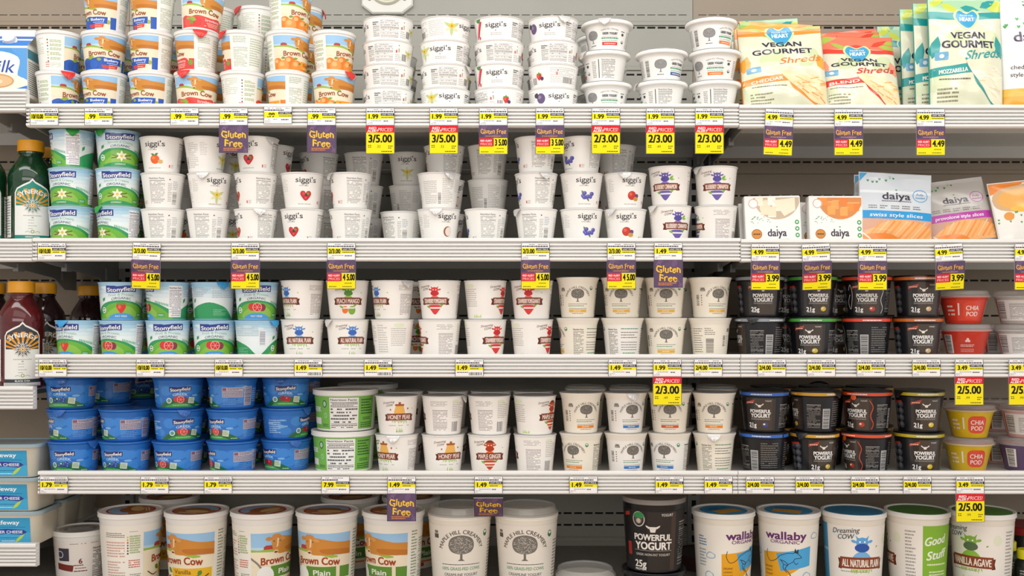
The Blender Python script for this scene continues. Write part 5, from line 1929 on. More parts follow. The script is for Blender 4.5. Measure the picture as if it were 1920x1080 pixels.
# bottom-shelf tubs
def art_cow_tub(fl):
    a = Art(103)
    a.rect(-165, 4, 165, 118, '#f0ebe0')
    cow_scene(a, -62, 62, 4, 104, 1.62, -16)
    a.clip = (-62, 4, 62, 104)
    a.text('Brown Cow', -2, 53, 14, '#a4421e', 84, .025, 0, lambda x, y: (x, y + 1.6 * math.cos(x / 22)))
    if fl == 'vanilla':
        a.rect(-22, 20, 58, 40, '#e8b424')
        a.text('Vanilla', 2, 33.5, 8.4, '#7c4a1a', 34, .012); a.fine(-14, 24, 20, 27, 1, '#7c4a1a', .9, 2, 5)
        leaf(a, -34, 38, 14, 10, -35, '#5a8a3a'); leaf(a, 38, 36, 12, 9, -120, '#5a8a3a')
        a.curve([(-52, 30), (-40, 22), (-28, 24)], 2, '#5a3420'); a.curve([(30, 26), (40, 22), (52, 28)], 2, '#5a3420')
    else:
        a.rect(-26, 22, 62, 43, '#5f8f34')
        a.rect(33, 4, 40, 46, '#ecdcbc')
        a.text('Plain', 6, 32, 10, '#f2f0e4', 32, .02)
        a.curve([(-62, 58), (-48, 46), (-38, 28), (-30, 10)], 3.4, '#8a8078'); a.ell(-36, 26, 16, 17, '#f0eee8', 20); a.ell(-44, 8, 26, 14, '#f0eee8', 18)
        a.rect(-16, 14, 30, 17, '#e8742c') ; a.rect(-14, 6, 0, 13, '#d8362c')
    a.clip = None
    for k, c in enumerate(('#d8c060', '#c8b050', '#c84a3a', '#4a7a9c', '#a83a34', '#4a6a8c', '#3a3a44')):
        a.ell(-89, 97 - 5 * k, 1.6, 1.9, c, 6)
    a.fine(-86, 66, -68, 100, 8, '#aebd92', 1, 5, 12, .7); a.fine(-86, 106, -72, 108, 1, '#8a8478', 1)
    a.fine(-88, 40, -68, 56, 4, '#c8604c', .8); a.fine(-86, 20, -66, 30, 3, '#8a8a70', .9)
    a.fine(-130, 96, -94, 106, 3, '#8a8478', .9); a.fine(-130, 60, -94, 90, 6, '#d0a090', .8); a.fine(-130, 10, -94, 54, 9, '#d0a498', .8)
    a.fine(70, 8, 84, 108, 18, '#8a9a78', .9); a.nutrition(88, 10, 128, 104, '#77806a', None, 12, False, '#9aa48c')
    return a


def art_cow_lid():
    a = Art(104)
    a.ell(0, 0, 44, 44, '#b8262c', 44); a.ell(0, 0, 40, 40, '#8fb4dc', 40)
    a.clip = (-50, -50, 50, 6)
    a.ell(0, 0, 40, 40, '#a86a2c', 40)
    a.clip = None
    a.blob([(-20, 14), (0, 20), (20, 14), (24, -6), (-22, -8)], '#9c5a22'); a.ell(8, -12, 24, 12, '#d8b874', 16)
    a.fine(-20, -34, 20, -24, 2, '#e8d8b8', .9, 3, 8)
    return a


CT = {'vanilla': art_cow_tub('vanilla'), 'plain': art_cow_tub('plain')}
CL = art_cow_lid()
YT = .088
for px, fl, rot, lb, dxz in ((246, 'vanilla', 92, 'tall cow-picture tub turned to its text side, first in its row', 0), (369, 'vanilla', -33, 'tall vanilla cow-picture tub with yellow banner', 0),
                        (492, 'plain', 46, 'tall plain cow-picture tub with spoon showing', 0), (614, 'plain', -19, 'tall plain cow-picture tub with green banner, beside the spoon tub', 0),
                        (738, 'plain', -40, 'tall plain cow-picture tub under the gluten-free card', 0)):
    tub('quart', CT[fl], px, YT, BASE_Z, rot, lb, mk='cow' + fl, lidart=CL)
tub('quart', CT['vanilla'], 318, .235, BASE_Z, 0, 'tall cow-picture tub in the rear row, only its lid seen', mk='cowvanilla', lidart=CL)
tub('quart', CT['plain'], 657, .235, BASE_Z, 0, 'tall cow-picture tub in the rear row between two plain tubs', mk='cowplain', lidart=CL)
tub('quart', CT['plain'], 771, .235, BASE_Z, 30, 'tall cow-picture tub in the rear row beside the tree-print tub', mk='cowplain', lidart=CL)


def art_small():
    a = Art(105)
    a.rect(-140, 4, 140, 78, '#ece4dc')
    a.text('6', 0, 42, 10, '#7c2a24', None, .02); a.fine(-12, 32, 12, 36, 1, '#7c2a24', .9, 2, 6); a.fine(-10, 27, 10, 30, 1, '#7c2a24', .9); a.fine(-12, 21, 12, 25, 1, '#7c2a24', 1, 3, 7)
    a.rect(-42, 42, -20, 66, '#3c3a48'); a.ring(-38, 54, 6, 1.6, '#d8d4d0'); a.poly([(-46, 26), (-14, 22), (-12, 34), (-46, 38)], '#7c2e24')
    a.nutrition(20, 4, 62, 68, '#3a3836', None, 10, True, '#77736e')
    a.fine(-18, 73, 60, 76, 1, '#9a948c', .6, 2, 4); a.fine(-110, 8, -60, 66, 11, '#9a948c', .85)
    return a


a = Art(106)
a.ell(0, 0, 38, 38, '#b9b2ac', 40); a.ell(0, 0, 30, 30, '#8a8480', 36); a.fine(-22, -16, 22, 16, 5, '#d8d4d0', .8)
tub('cream', art_small(), 151, .128, BASE_Z, 0, 'small white tub with red six and nutrition panel, beside tall cow-picture tubs', mk='small', lidart=a)


def art_maple():
    a = Art(107)
    a.rect(-165, 4, 165, 118, '#ece4d8')
    tree_print(a, 0, 83, 22, '#756f67', 5, 280)
    a.arc_text('MAPLE HILL CREAMERY', 0, 68, 40, 7.6, '#4c4640', 108, .012)
    a.fine(-37, 46, 37, 49, 1, '#5a544e', .9, 2, 6)
    a.text('100% GRASS-FED COWS', 0, 40, 6, '#5d9a72', 74, .012)
    a.text('CREAMLINE YOGURT', 0, 29, 5.4, '#5a544e', 66, .01); a.rect(-36, 22, 36, 22.5, '#5a544e')
    a.ell(48, 102, 4.6, 6.4, '#2f7a52', 16); a.ell(48, 104, 3, 2.6, '#e8eee4', 10)
    a.rect(-53, 94, -43, 102, '#55504c'); a.rect(-52, 103, -44, 108, '#7a746e')
    a.fine(60, 10, 78, 90, 14, '#8a847c', .85); a.nutrition(82, 8, 126, 100, '#55504c', None, 11); a.fine(-126, 10, -80, 96, 14, '#8a847c', .85)
    return a


AM = art_maple()
tub('maple', AM, 862, YT, BASE_Z, 3, 'tall cream tub with big tree print, beside the gluten-free card', mk='maple', bodym=P_CREAM, clear=True)
tub('maple', AM, 987, YT, BASE_Z, -3, 'tall cream tub with big tree print, next to the empty gap', mk='maple', bodym=P_CREAM, clear=True)


def art_bull():
    a = Art(108)
    a.rect(-158, 4, 158, 114, '#1c1a1b')
    a.rect(-10, 4, 34, 112, '#2c2520'); a.rect(34, 4, 44, 112, '#46342a')
    a.ring(-26, 98, 11, 2.0, '#c8c0b8', 28, ry=13); a.ell(-26, 98, 8, 9.5, '#5a5450', 18); a.blob([(-36, 102), (-30, 110), (-20, 110), (-16, 101)], '#2f8a4c'); a.ell(-26, 95, 4.6, 4.6, '#c8b8a4', 12)
    a.text('YOGURT', 26, 107, 5, '#d8d4ce', 22, .015)
    a.poly([(-7, 85), (7, 85), (4, 75), (-4, 75)], '#e8e0d8'); a.poly([(-6, 85), (-13, 88), (-12, 85), (-7, 81)], '#e8e0d8'); a.poly([(6, 85), (13, 88), (12, 85), (7, 81)], '#e8e0d8')
    a.text('POWERFUL', 0, 66, 11.5, '#ece6de', 70, .03); a.text('YOGURT', 1, 50.5, 14, '#ece6de', 68, .03)
    a.rect(-36, 41, 36, 41.6, '#b8b0a8'); a.text('GREEK NON-FAT YOGURT', 0, 34, 4.4, '#c8c2ba', 66, .012)
    a.text('25g', -24, 17, 13, '#ece6de', 23, .02); a.text('PROTEIN', -24, 6.5, 4, '#ece6de', 22, .02)
    a.poly([(-60, 100), (-46, 103), (-46, 110), (-60, 107)], '#b83a2c'); a.rect(-54, 30, -44, 54, '#a8322a')
    a.nutrition(52, 8, 92, 106, '#a8a49e', None, 12, False, '#77736e'); a.fine(-120, 10, -70, 100, 14, '#6a6662', .85)
    return a


BULL_LID = mat('grey_lid_plastic', '#8b8580', 0.4)
squatm = mat('brown_lid_plastic', '#3a2723', 0.4)
tub('squat', None, 1226, .090, BASE_Z, 0, 'squat dark tub under the tall black tub, barely seen at picture bottom', mk='sq', bodym=P_BLACK, lidm=P_BLACK)
tub('bull', art_bull(), 1226, .086, BASE_Z + .0315, -2, 'tall black tub with white bull mark and lettering', mk='bull', bodym=P_BLACK, lidm=BULL_LID)
tub('squat', None, 1322, .215, BASE_Z, 0, 'dark brown lidded tub behind the tall black tub', mk='sq', bodym=squatm, lidm=squatm)
tub('stub', None, 1097, .100, BASE_Z, 0, 'clear-lidded tub in the gap at picture bottom', mk='sq2', bodym=P_CREAM, clear=True)


def art_wallaby():
    a = Art(109)
    a.rect(-165, 4, 165, 118, '#efe9de')
    a.poly([(-50, 6), (-50, 66), (12, 72), (24, 42), (2, 28), (-40, 6)], '#e9a51c')
    a.poly([(-22, 66), (42, 80), (42, 44), (-14, 34)], '#4aa6dc')
    a.tr(0, 11); a.text('wallaby', -5, 89, 15, '#6a2a6e', 74, .026); a.text('ORGANIC', -6, 77, 6.4, '#7c3a80', 52, .012)
    # leaping line-drawn animal
    L = '#23323c'
    a.tr(0, -3, 0, .92)
    a.curve([(-43, 81), (-45, 70), (-38, 58), (-25, 62), (-16, 71), (-1, 77), (9, 77), (14, 79), (26, 69), (20, 67), (13, 66), (10, 61)], 1.2, L)
    a.curve([(10, 61), (15, 55), (19, 58)], 1.1, L); a.curve([(9, 60), (4, 57), (-4, 53), (-10, 56), (-14, 62)], 1.1, L)
    a.curve([(-16, 63), (-7, 60), (-1, 54), (-6, 46), (1, 38), (5, 31)], 1.3, L); a.curve([(-9, 54), (-10, 47), (-3, 38)], 1.1, L)
    for q in ((0, 28), (4, 26), (9, 27)):
        a.line([(4, 33), q], 1.0, L)
    a.blob([(12, 78), (13, 87), (16, 79)], L, 3); a.blob([(15, 78), (19, 86), (19, 77)], L, 3)
    a.off()
    for x, y in ((52, 98), (36, 26), (-70, 62), (-74, 26)):
        a.blob([(x - 9, y - 4), (x - 8, y + 3), (x - 2, y + 7), (x + 4, y + 5), (x + 9, y + 2), (x + 8, y - 4), (x, y - 6)], '#9cb8d2', 3); a.blob([(x - 7, y - 3), (x - 6, y + 2), (x - 1, y + 5), (x + 4, y + 3.4), (x + 7, y + 1), (x + 6, y - 3), (x, y - 4)], '#efe9de', 3)
    a.text('ORGANIC', -38, 40, 3.6, '#7c4a1a', 18, .01); a.text('LOWFAT', -38, 33, 3.6, '#7c4a1a', 17, .01); a.text('YOGURT', -38, 26, 3.6, '#7c4a1a', 18, .01); a.fine(-48, 16, -28, 20, 1, '#7c4a1a', .9)
    a.fine(-96, 78, -78, 98, 4, '#6a90b8', .9, 3, 9); a.fine(-96, 40, -80, 74, 6, '#9aa8b4', .8)
    a.off()
    a.nutrition(78, 8, 122, 100, '#66625c', None, 11)
    return a


def art_lid_blocks():
    a = Art(110)
    a.ell(0, 0, 44, 44, '#3c96c8', 40); a.poly([(-30, -20), (20, -30), (26, -2), (-26, 8)], '#e0a030'); a.fine(-24, 10, 24, 26, 2, '#2c4a5c', .9, 3, 8)
    return a


AW, ALB = art_wallaby(), art_lid_blocks()
tub('quart', AW, 1356, YT, BASE_Z, 52, 'tall white tub with purple lettering and hopping animal, partly turned away', mk='wal', bodym=P_CREAM, lidart=ALB)
tub('quart', AW, 1478, YT, BASE_Z, 0, 'tall white tub with purple lettering and hopping animal, facing straight out', mk='wal', bodym=P_CREAM, lidart=ALB)


def art_dream_tub(fl):
    t, c1, c2, c3 = {'plain': ('ALL NATURAL PLAIN', '#5fa4dc', '#76b2e2', '#2a55a8'), 'agave': ('VANILLA AGAVE', '#86b440', '#8cbc40', '#566e4a')}[fl]
    a = Art(111)
    a.rect(-165, 4, 165, 118, '#efe9e0')
    side = '#4a94c0' if fl == 'plain' else '#86b832'
    a.blob([(-46, 102), (-44, 110), (-30, 112), (-4, 114), (2, 106), (-8, 96), (-30, 93)], '#dfe6e4')
    a.text('Dreaming', -20, 110, 9.5, '#5c3c30', 46, .014, .15, lambda u, v: (u, v + u * .1)); a.text('COW', -20, 99, 9, '#5c3c30', 28, .014, .15, lambda u, v: (u, v + u * .1))
    cow_head(a, 8, 85, 13, c1, c2, c3)
    leaf(a, 34, 80, 5, 3, 30, '#86a83a')
    ribbon(a, 8, 51, 78, 21, t, '#8a3c1e', '#efe0d0', '#5c2612')
    a.fine(-30, 33, 44, 37, 1, '#a8a098', .9); grass(a, 8, 39, 40, -9, '#9cc02c', 11, 5); grass(a, 8, 6, 40, 22, '#6a9a34', 9, 6)
    a.ell(54, 92, 8, 10, '#e3e6cc', 14) if fl == 'agave' else a.ell(60, 92, 8, 10, '#dce2c0', 14)
    # side and back panels
    a.rect(-85, 4, -58, 118, side) if fl == 'plain' else None
    a.text('NATURAL', -66, 70, 5, '#e8eef0', 16, .01) if fl == 'plain' else None
    a.fine(70, 10, 88, 110, 16, '#a8a29c', .8); a.barcode(60, 6, 72, 20, '#6a6460')
    a.rect(100, 4, 165, 118, '#86b832'); a.rect(-165, 4, -150, 118, '#86b832')
    a.text('Good', 124, 92, 16, '#f0f4e0', 40, .02, .2, lambda u, v: (u, v + u * .15)); a.text('Stuff', 128, 66, 16, '#f0f4e0', 40, .02, .2, lambda u, v: (u, v + u * .15)); a.fine(108, 44, 150, 50, 1, '#e4f0c4', .9); a.fine(112, 20, 150, 36, 3, '#e4f0c4', .8)
    a.nutrition(-148, 8, -112, 108, '#66605c', None, 12, False); a.fine(-108, 10, -90, 108, 14, '#8a847e', .8)
    return a


def art_lid_plain(c):
    a = Art(112)
    a.ell(0, 0, 52, 52, c, 44); a.fine(-26, -14, 26, 14, 4, tuple(int(v * 255 * .8) for v in (0.3, 0.5, 0.5)) if False else c, .5)
    return a


ADP, ADA = art_dream_tub('plain'), art_dream_tub('agave')
tub('quart', ADP, 1600, YT - .006, BASE_Z, 8, 'tall white tub with blue cow emblem and blue lid top', mk='dplain', bodym=P_CREAM, lidart=art_lid_plain('#2f86b4'))
tub('quart', ADA, 1719.5, YT, BASE_Z, -100, 'tall tub turned to its text and bright green panel, green lid top', mk='dagave', bodym=P_CREAM, lidart=art_lid_plain('#4f8a2c'))
tub('quart', ADA, 1841, YT - .006, BASE_Z, -30, 'tall white tub with green cow emblem and green lid top', mk='dagave', bodym=P_CREAM, lidart=art_lid_plain('#4f8a2c'))


# small dark bottles with yellow caps and the red-lidded jar behind them
for px, Y, lb in ((1889, .145, 'small dark bottle with yellow cap, the rear one of two'), (1924, .075, 'small dark bottle with yellow cap, the front one of two')):
    t = thing('small_bottle', lb + ' on bottom shelf', 'bottle', (wx(px, Y), Y, BASE_Z + .0003), (0, 0, 0), 'small yellow-capped bottles')
    link('glass_body', lathe('glass_body', [(0, 1), (17, 0), (19.5, 2), (20, 5), (20, 38), (17, 46), (13, 50), (13, 54), (0, 54)], P_BLACK, 40), t)
    link('screw_cap', lathe('screw_cap', [(13.5, 50), (15.5, 50), (15.7, 65), (14.5, 67), (0, 67)], CAP_LEMON, 40), t)
    a = Art(3)
    a.rect(-26, 8, 26, 36, '#26242a'); a.fine(-20, 12, 20, 32, 4, '#a8a49c', .8)
    link('printed_wrap', a.wrap('printed_wrap', 20, 5, 20, 38, .25, .05), t)
t = thing('lidded_jar', 'dark jar with red lid behind the small yellow-capped bottles', 'jar', (wx(1925, .2), .2, BASE_Z + .0003))
link('glass_body', lathe('glass_body', [(0, 1), (40, 0), (44, 2), (46, 8), (46, 70), (42, 76), (0, 76)], P_BLACK, 48), t)
link('screw_cap', lathe('screw_cap', [(44, 72), (47, 72), (47.5, 86), (45, 88.5), (0, 88.5)], mat('dark_red_lid', '#8c1a24', 0.4), 48), t)


# ---- square cheese tubs
def sq_ring(hw, hd, r, z, n=6):
    P = []
    for cx, cy, a0 in ((hw - r, -hd + r, -90), (hw - r, hd - r, 0), (-hw + r, hd - r, 90), (-hw + r, -hd + r, 180)):
        for k in range(n + 1):
            t = math.radians(a0 + 90 * k / n)
            P.append((cx + r * math.cos(t), cy + r * math.sin(t), z))
    return P


def loft(name, rings, m, sharp=35):
    V, F = [], []
    n = len(rings[0])
    for R in rings:
        V += [tuple(c * 1e-3 for c in p) for p in R]
    for i in range(len(rings) - 1):
        for k in range(n):
            F.append((i * n + k, i * n + (k + 1) % n, (i + 1) * n + (k + 1) % n, (i + 1) * n + k))
    F.append(tuple(reversed(range(n))))
    F.append(tuple((len(rings) - 1) * n + k for k in range(n)))
    return mesh(name, V, F, m, True, sharp)


CHEESE_BODY = mat('milky_tub_plastic', '#d8d2c0', 0.3, noise=.06, nscale=30)
CHEESE_LID = mat('frosted_blue_lid', '#b9cfd8', 0.2, trans=0.35)
ch_body = loft('tub_body', [sq_ring(54, 42, 16, 0), sq_ring(55, 43, 17, 1.5), sq_ring(60, 48, 18, 55), sq_ring(61.5, 49.5, 19, 57)], CHEESE_BODY)
ch_lid = loft('tub_lid', [sq_ring(62.5, 50.5, 19, 54), sq_ring(64, 52, 20, 54.5), sq_ring(64, 52, 20, 59), sq_ring(62.5, 50.5, 19, 60.5), sq_ring(58, 46, 16, 60.6), sq_ring(57, 45, 16, 59), ], CHEESE_LID)
a = Art(121)
a.rect(-48, 2, 42, 49, '#2a96c4'); a.rect(-48, 2, 42, 22, '#3aa4d0')
a.text('Safeway', 0, 41, 7.6, '#eef2f0', 46, .02)
a.fine(-14, 31, 34, 33.5, 1, '#1c6c98', .8)
a.poly([(-44, 20), (-40, 27), (0, 29), (30, 27), (36, 23), (28, 18), (0, 20), (-38, 16)], '#26358c')
a.text('FARMER CHEESE', -3, 23.4, 5.2, '#dfe6f4', 62, .025)
a.fine(-16, 11, 22, 14, 1, '#1c6c98', .8); a.fine(-10, 5.5, 14, 8, 1, '#e8eef0', .8)
leaf(a, 14, 4, 24, 6, 42, '#b8cc4a')
ch_lab = a.mesh('printed_label', lambda u, v, off: ((u * 1e-3, -(43 + 5 * (v - 1.5) / 53.5 + off) * 1e-3, v * 1e-3), (0, -1, .09)), base=.25, dlay=.06)


def cheese(px, Y, tier, label, rot=0):
    t = thing('cheese_tub', label, 'cheese tub', (wx(px, Y), Y, zL[3] + .0003 + tier * .0609), (0, 0, math.radians(rot)), 'square cheese tubs on the short fourth shelf')
    link('tub_body', ch_body, t); link('tub_lid', ch_lid, t); link('printed_label', ch_lab, t)


for i, nm in enumerate(('bottom', 'middle', 'top')):
    cheese(33 + (2, -1, -4)[i], .075, i, 'square cheese tub with blue label, %s of the front stack' % nm, (1, -1, 1)[i])
    if i < 2:
        cheese(80, .185, i, 'square cheese tub, %s of the stack behind the front one' % ('lower', 'upper')[i])
        cheese(116, .297, i, 'square cheese tub, %s of the rearmost stack near the case wall' % ('lower', 'upper')[i])


# ---- shredded cheese bags and sliced cheese packs
BAGS = {}


def pouch(name, w, h, d, film, art, label, cat, px, Y, z, lean=8.0, tilt=0.0, turn=0.0, seed=1, wr=1.0, seal=10.0, group=None, base=0.6):
    """a filled film pouch, mm; lean tips its top to the back, tilt rolls it sideways."""
    R = random.Random(seed)
    ph = [R.uniform(0, 6.28) for _ in range(6)]

    def bulge(u, v):
        a = max(0.0, 1 - (2 * u / w) ** 2) ** .55
        t = v / h
        s = min(1, (t / .18)) ** .6 if t < .18 else 1
        top = max(0.0, min(1, (h - seal - v) / (h * .45)))
        b = d * a * (.25 + .75 * s) * top ** .7
        wrk = wr * (.9 * math.sin(.11 * u + .07 * v + ph[0]) + .7 * math.sin(-.16 * u + .05 * v + ph[1]) + .5 * math.sin(.05 * u + .21 * v + ph[2])) * a * (.4 + .6 * top)
        return b + wrk * .6 + .5

    def fn(u, v, off):
        e = 1.0
        b = bulge(u, v)
        nx = -(bulge(u + e, v) - bulge(u - e, v)) / (2 * e)
        nz = -(bulge(u, v + e) - bulge(u, v - e)) / (2 * e)
        L = math.sqrt(nx * nx + 1 + nz * nz)
        return (u * 1e-3, -(b + off) * 1e-3, v * 1e-3), (nx / L, -1 / L, nz / L)

    nu, nv = 32, 38
    V, F = [], []
    for side in (1, -1):
        for j in range(nv + 1):
            for i in range(nu + 1):
                u, v = w * (i / nu - .5), h * j / nv
                b = bulge(u, v) if side == 1 else .35 * bulge(u, v)
                V.append((u * 1e-3, -side * b * 1e-3, v * 1e-3))
    n = (nu + 1) * (nv + 1)
    for j in range(nv):
        for i in range(nu):
            q = j * (nu + 1) + i
            F.append((q, q + 1, q + nu + 2, q + nu + 1))
            F.append((n + q, n + q + nu + 1, n + q + nu + 2, n + q + 1))
    for j in range(nv):
        for i in (0, nu):
            q = j * (nu + 1) + i
            f = (q, n + q, n + q + nu + 1, q + nu + 1)
            F.append(f if i else f[::-1])
    for i in range(nu):
        for j in (0, nv):
            q = j * (nu + 1) + i
            f = (q, q + 1, n + q + 1, n + q)
            F.append(f if j else f[::-1])
    t = thing(name, label, cat, (wx(px, Y), Y, z + .0005 + abs(math.sin(math.radians(tilt))) * w / 2 * 1e-3), (0, 0, 0), group)
    t.rotation_euler = (Matrix.Rotation(math.radians(turn), 3, 'Z') @ Matrix.Rotation(math.radians(tilt), 3, 'Y') @ Matrix.Rotation(-math.radians(lean), 3, 'X')).to_euler()
    link('film_pouch', mesh('film_pouch', V, F, film, True, 80), t)
    link('printed_front', art.mesh('printed_front', fn, ustep=w / nu, vstep=h / nv, base=base, dlay=.08, m=INK_GLOSS), t)
    return t


FILM = {'orange': mat('orange_film', '#e8862a', 0.25), 'red': mat('red_film', '#d8442c', 0.25), 'teal': mat('teal_film', '#2f9c92', 0.25), 'silver': mat('silver_film', '#c9ccd0', 0.22, metal=.3), 'white': mat('white_film', '#eceae6', 0.3)}


def art_shred(w, h, kind, name, at=(.80, .645, .565, .485)):
    hh, hv, hg, hs = at
    c, c2, lf, lf2 = {'orange': ('#ef8f26', '#f6b04a', '#f0a838', '#9cc25a'), 'red': ('#dc3f2a', '#ec7a5a', '#f09a7c', '#a8bc48'), 'teal': ('#1f9a98', '#57b8ae', '#1f9c8c', '#c8d44a')}[kind]
    a = Art(131)
    x0, x1 = -w / 2 + 1, w / 2 - 1
    a.clip = (x0, 1, x1, h - 1)
    a.rect(x0, 1, x1, h - 1, '#dfe0c6')
    R = random.Random(4)
    for k in range(4):
        a.ell(R.uniform(x0, x1), R.uniform(.25 * h, .7 * h), w * .16, h * .09, R.choice(['#cfd9ac', '#e8e6d2', '#d6dfba']), 14, R.uniform(0, 90))
    a.rect(x0, (hh + .06) * h, x1, h, c2 if kind != 'teal' else '#a8d0a8')
    for k in range(9):
        leaf(a, R.uniform(x0, x1), R.uniform((hh + .08) * h, .99 * h), w * .26, h * .07, R.uniform(-40, 60), R.choice([c, lf, lf2, lf2]))
    a.poly([(x0, hh * h), (0, (hh - .025) * h), (x1, (hh + .01) * h), (x1, (hh + .065) * h), (0, (hh + .04) * h), (x0, (hh + .065) * h)], c)
    for s in (1, -1):
        leaf(a, s * w * .47, .45 * h, h * .2, w * .14, 90 + s * 14, lf if kind != 'teal' else c)
    s = w * .15
    a.blob([(0, hh * h - 1.25 * s), (-1.15 * s, hh * h), (-.8 * s, hh * h + .85 * s), (0, hh * h + .5 * s), (.8 * s, hh * h + .85 * s), (1.15 * s, hh * h)], '#cfe0a0')
    a.blob([(0, hh * h - 1.05 * s), (-.98 * s, hh * h), (-.66 * s, hh * h + .7 * s), (0, hh * h + .38 * s), (.66 * s, hh * h + .7 * s), (.98 * s, hh * h)], '#3aa0d0')
    a.text('FOLLOW YOUR', 0, hh * h + .22 * s, s * .18, '#e8f2f6', s * 1.2, .02); a.text('HEART', 0, hh * h - .14 * s, s * .38, '#f2f6f6', s * 1.3, .03)
    a.text('VEGAN', 0, hv * h, h * min(.058, (hv - hg) * .72), '#2e2344', w * .46, .028); a.text('GOURMET', 0, hg * h, h * min(.064, (hv - hg) * .8), '#2e2344', w * .70, .028)
    a.text('Shreds', w * .2, hs * h, h * .08, c if kind != 'orange' else '#e07c2c', w * .5, .012, .4, lambda x, y: (x, y + x * .12))
    a.poly([(x0, .29 * h), (w * .02, .32 * h), (w * .1, .37 * h), (w * .02, .40 * h), (x0, .365 * h)], c)
    a.text(name, -w * .22, .337 * h, h * .036, '#f6f4ea', w * .36, .03, 0, lambda x, y: (x, y + x * .09))
    a.fine(-w * .4, .255 * h, 0, .28 * h, 1, '#6a6a50', .9)
    a.fine(-w * .42, .07 * h, -w * .16, .2 * h, 4, '#8a8664', .8)
    a.curve([(w * .02, .42 * h), (w * .08, .25 * h), (w * .22, .14 * h), (w * .34, .05 * h)], w * .03, c)
    a.blob([(-w * .06, .42 * h), (w * .2, .40 * h), (w * .44, .34 * h), (w * .46, .08 * h), (w * .32, .07 * h), (w * .16, .2 * h)], '#efd9a8' if kind != 'teal' else '#ece6cc')
    col = {'orange': ['#f2b06a', '#f6cf9a', '#e89a50'], 'red': ['#ecb87a', '#f2d6a4', '#e0a060'], 'teal': ['#f0ead2', '#e0d8b4', '#f6f2e4']}[kind]
    for k in range(34):
        x, y = R.uniform(.06, .42) * w, R.uniform(.1, .38) * h
        if y > .44 * h - (x / w) * .2 * h or y < .3 * h - (x / w) * .5 * h:
            continue
        t = R.uniform(-50, 20)
        a.line([(x, y), (x + w * .09 * math.cos(math.radians(t)), y + w * .09 * math.sin(math.radians(t)))], w * .014, R.choice(col))
    a.rrect(-w * .44, .43 * h, -w * .28, .50 * h, 2, '#6aa8cc'); a.ell(-w * .36, .465 * h, w * .03, h * .018, '#e8eef0', 10)
    a.clip = None
    return a


zR0, zR1 = LIP['right'][0][1], LIP['right'][1][1]
GB = 'bags of shredded cheese'
bag = lambda w, h, kind, nm, lb, px, Y, **k: pouch('cheese_bag', w, h, k.pop('d', 13), FILM[kind], art_shred(w, h, kind, nm, **({'at': k.pop('at')} if 'at' in k else {})), lb, 'cheese bag', px, Y, zR0, group=GB, wr=k.pop('wr', 2.2), **k)
bag(156, 166, 'orange', 'CHEDDAR', 'orange cheddar shreds bag in front, leaning on the other bags', 1474, .052, lean=10, tilt=-2.5, seed=3, d=22, at=(.905, .77, .68, .575))
bag(150, 188, 'orange', 'CHEDDAR', 'orange shreds bag half hidden behind the front cheddar bag', 1447, .105, lean=8, tilt=3, seed=8)
bag(136, 210, 'teal', 'MOZZARELLA', 'teal shreds bag peeking out above the orange bags', 1448, .155, lean=8, tilt=-3, seed=12)
bag(146, 168, 'red', 'BLEND', 'red blend shreds bag in front, slumped beside the cheddar bag', 1616, .060, lean=20, tilt=1, seed=5, d=20, at=(.745, .635, .575, .50))
bag(140, 190, 'red', 'BLEND', 'red shreds bag directly behind the front blend bag', 1604, .098, lean=20, tilt=-1, seed=15)
bag(140, 214, 'red', 'BLEND', 'red shreds bag highest of the rear red bags', 1608, .245, lean=10, tilt=-5, seed=25)
bag(140, 214, 'red', 'BLEND', 'rearmost red shreds bag beside the teal bags', 1664, .295, lean=8, tilt=-4, seed=35)
bag(112, 209, 'teal', 'MOZZARELLA', 'teal shreds bag rising behind the red bags, beside the upright teal bags', 1704, .195, lean=6, tilt=0, seed=6)
bag(124, 214, 'teal', 'MOZZARELLA', 'teal mozzarella bag mostly hidden, second behind the upright front one', 1753, .106, lean=4, seed=7, d=11)
bag(128, 216, 'teal', 'MOZZARELLA', 'teal mozzarella bag mostly hidden, directly behind the upright front one', 1781, .076, lean=4, seed=17, d=11)
bag(134, 218, 'teal', 'MOZZARELLA', 'upright teal mozzarella bag facing straight out', 1811, .046, lean=4, tilt=0.5, seed=9, d=21)


def hearts(a, pts, s, col):
    for x, y in pts:
        a.blob([(x, y - 1.1 * s), (x - s, y + .2 * s), (x - .5 * s, y + .9 * s), (x, y + .4 * s), (x + .5 * s, y + .9 * s), (x + s, y + .2 * s)], col, 2)


a = Art(141)
R = random.Random(2)
a.rect(-64, 1, 64, 214, '#eceae8'); a.rect(-64, 1, 64, 42, '#e8a41e'); a.rect(-64, 30, 64, 44, '#eeb640')
hearts(a, [(R.uniform(-60, 60), R.uniform(160, 210)) for _ in range(34)], 3.4, '#3c9a48')
a.text('daiya', -10, 142, 20, '#3b2a4c', 64, .02); a.text('cheddar', -30, 84, 8, '#3a3a3a', 40, .01); a.text('style shreds', -22, 70, 8, '#3a3a3a', 58, .01)
pouch('cheese_bag', 130, 216, 15, FILM['white'], a, 'white shreds bag with green hearts, cut by the picture edge', 'cheese bag', 1944, .05, zR0, lean=4, seed=11, group=GB, wr=1.4)
bag(120, 150, 'orange', 'CHEDDAR', 'orange bag glimpsed between the upright bags near the edge', 1884, .13, lean=5, seed=40)


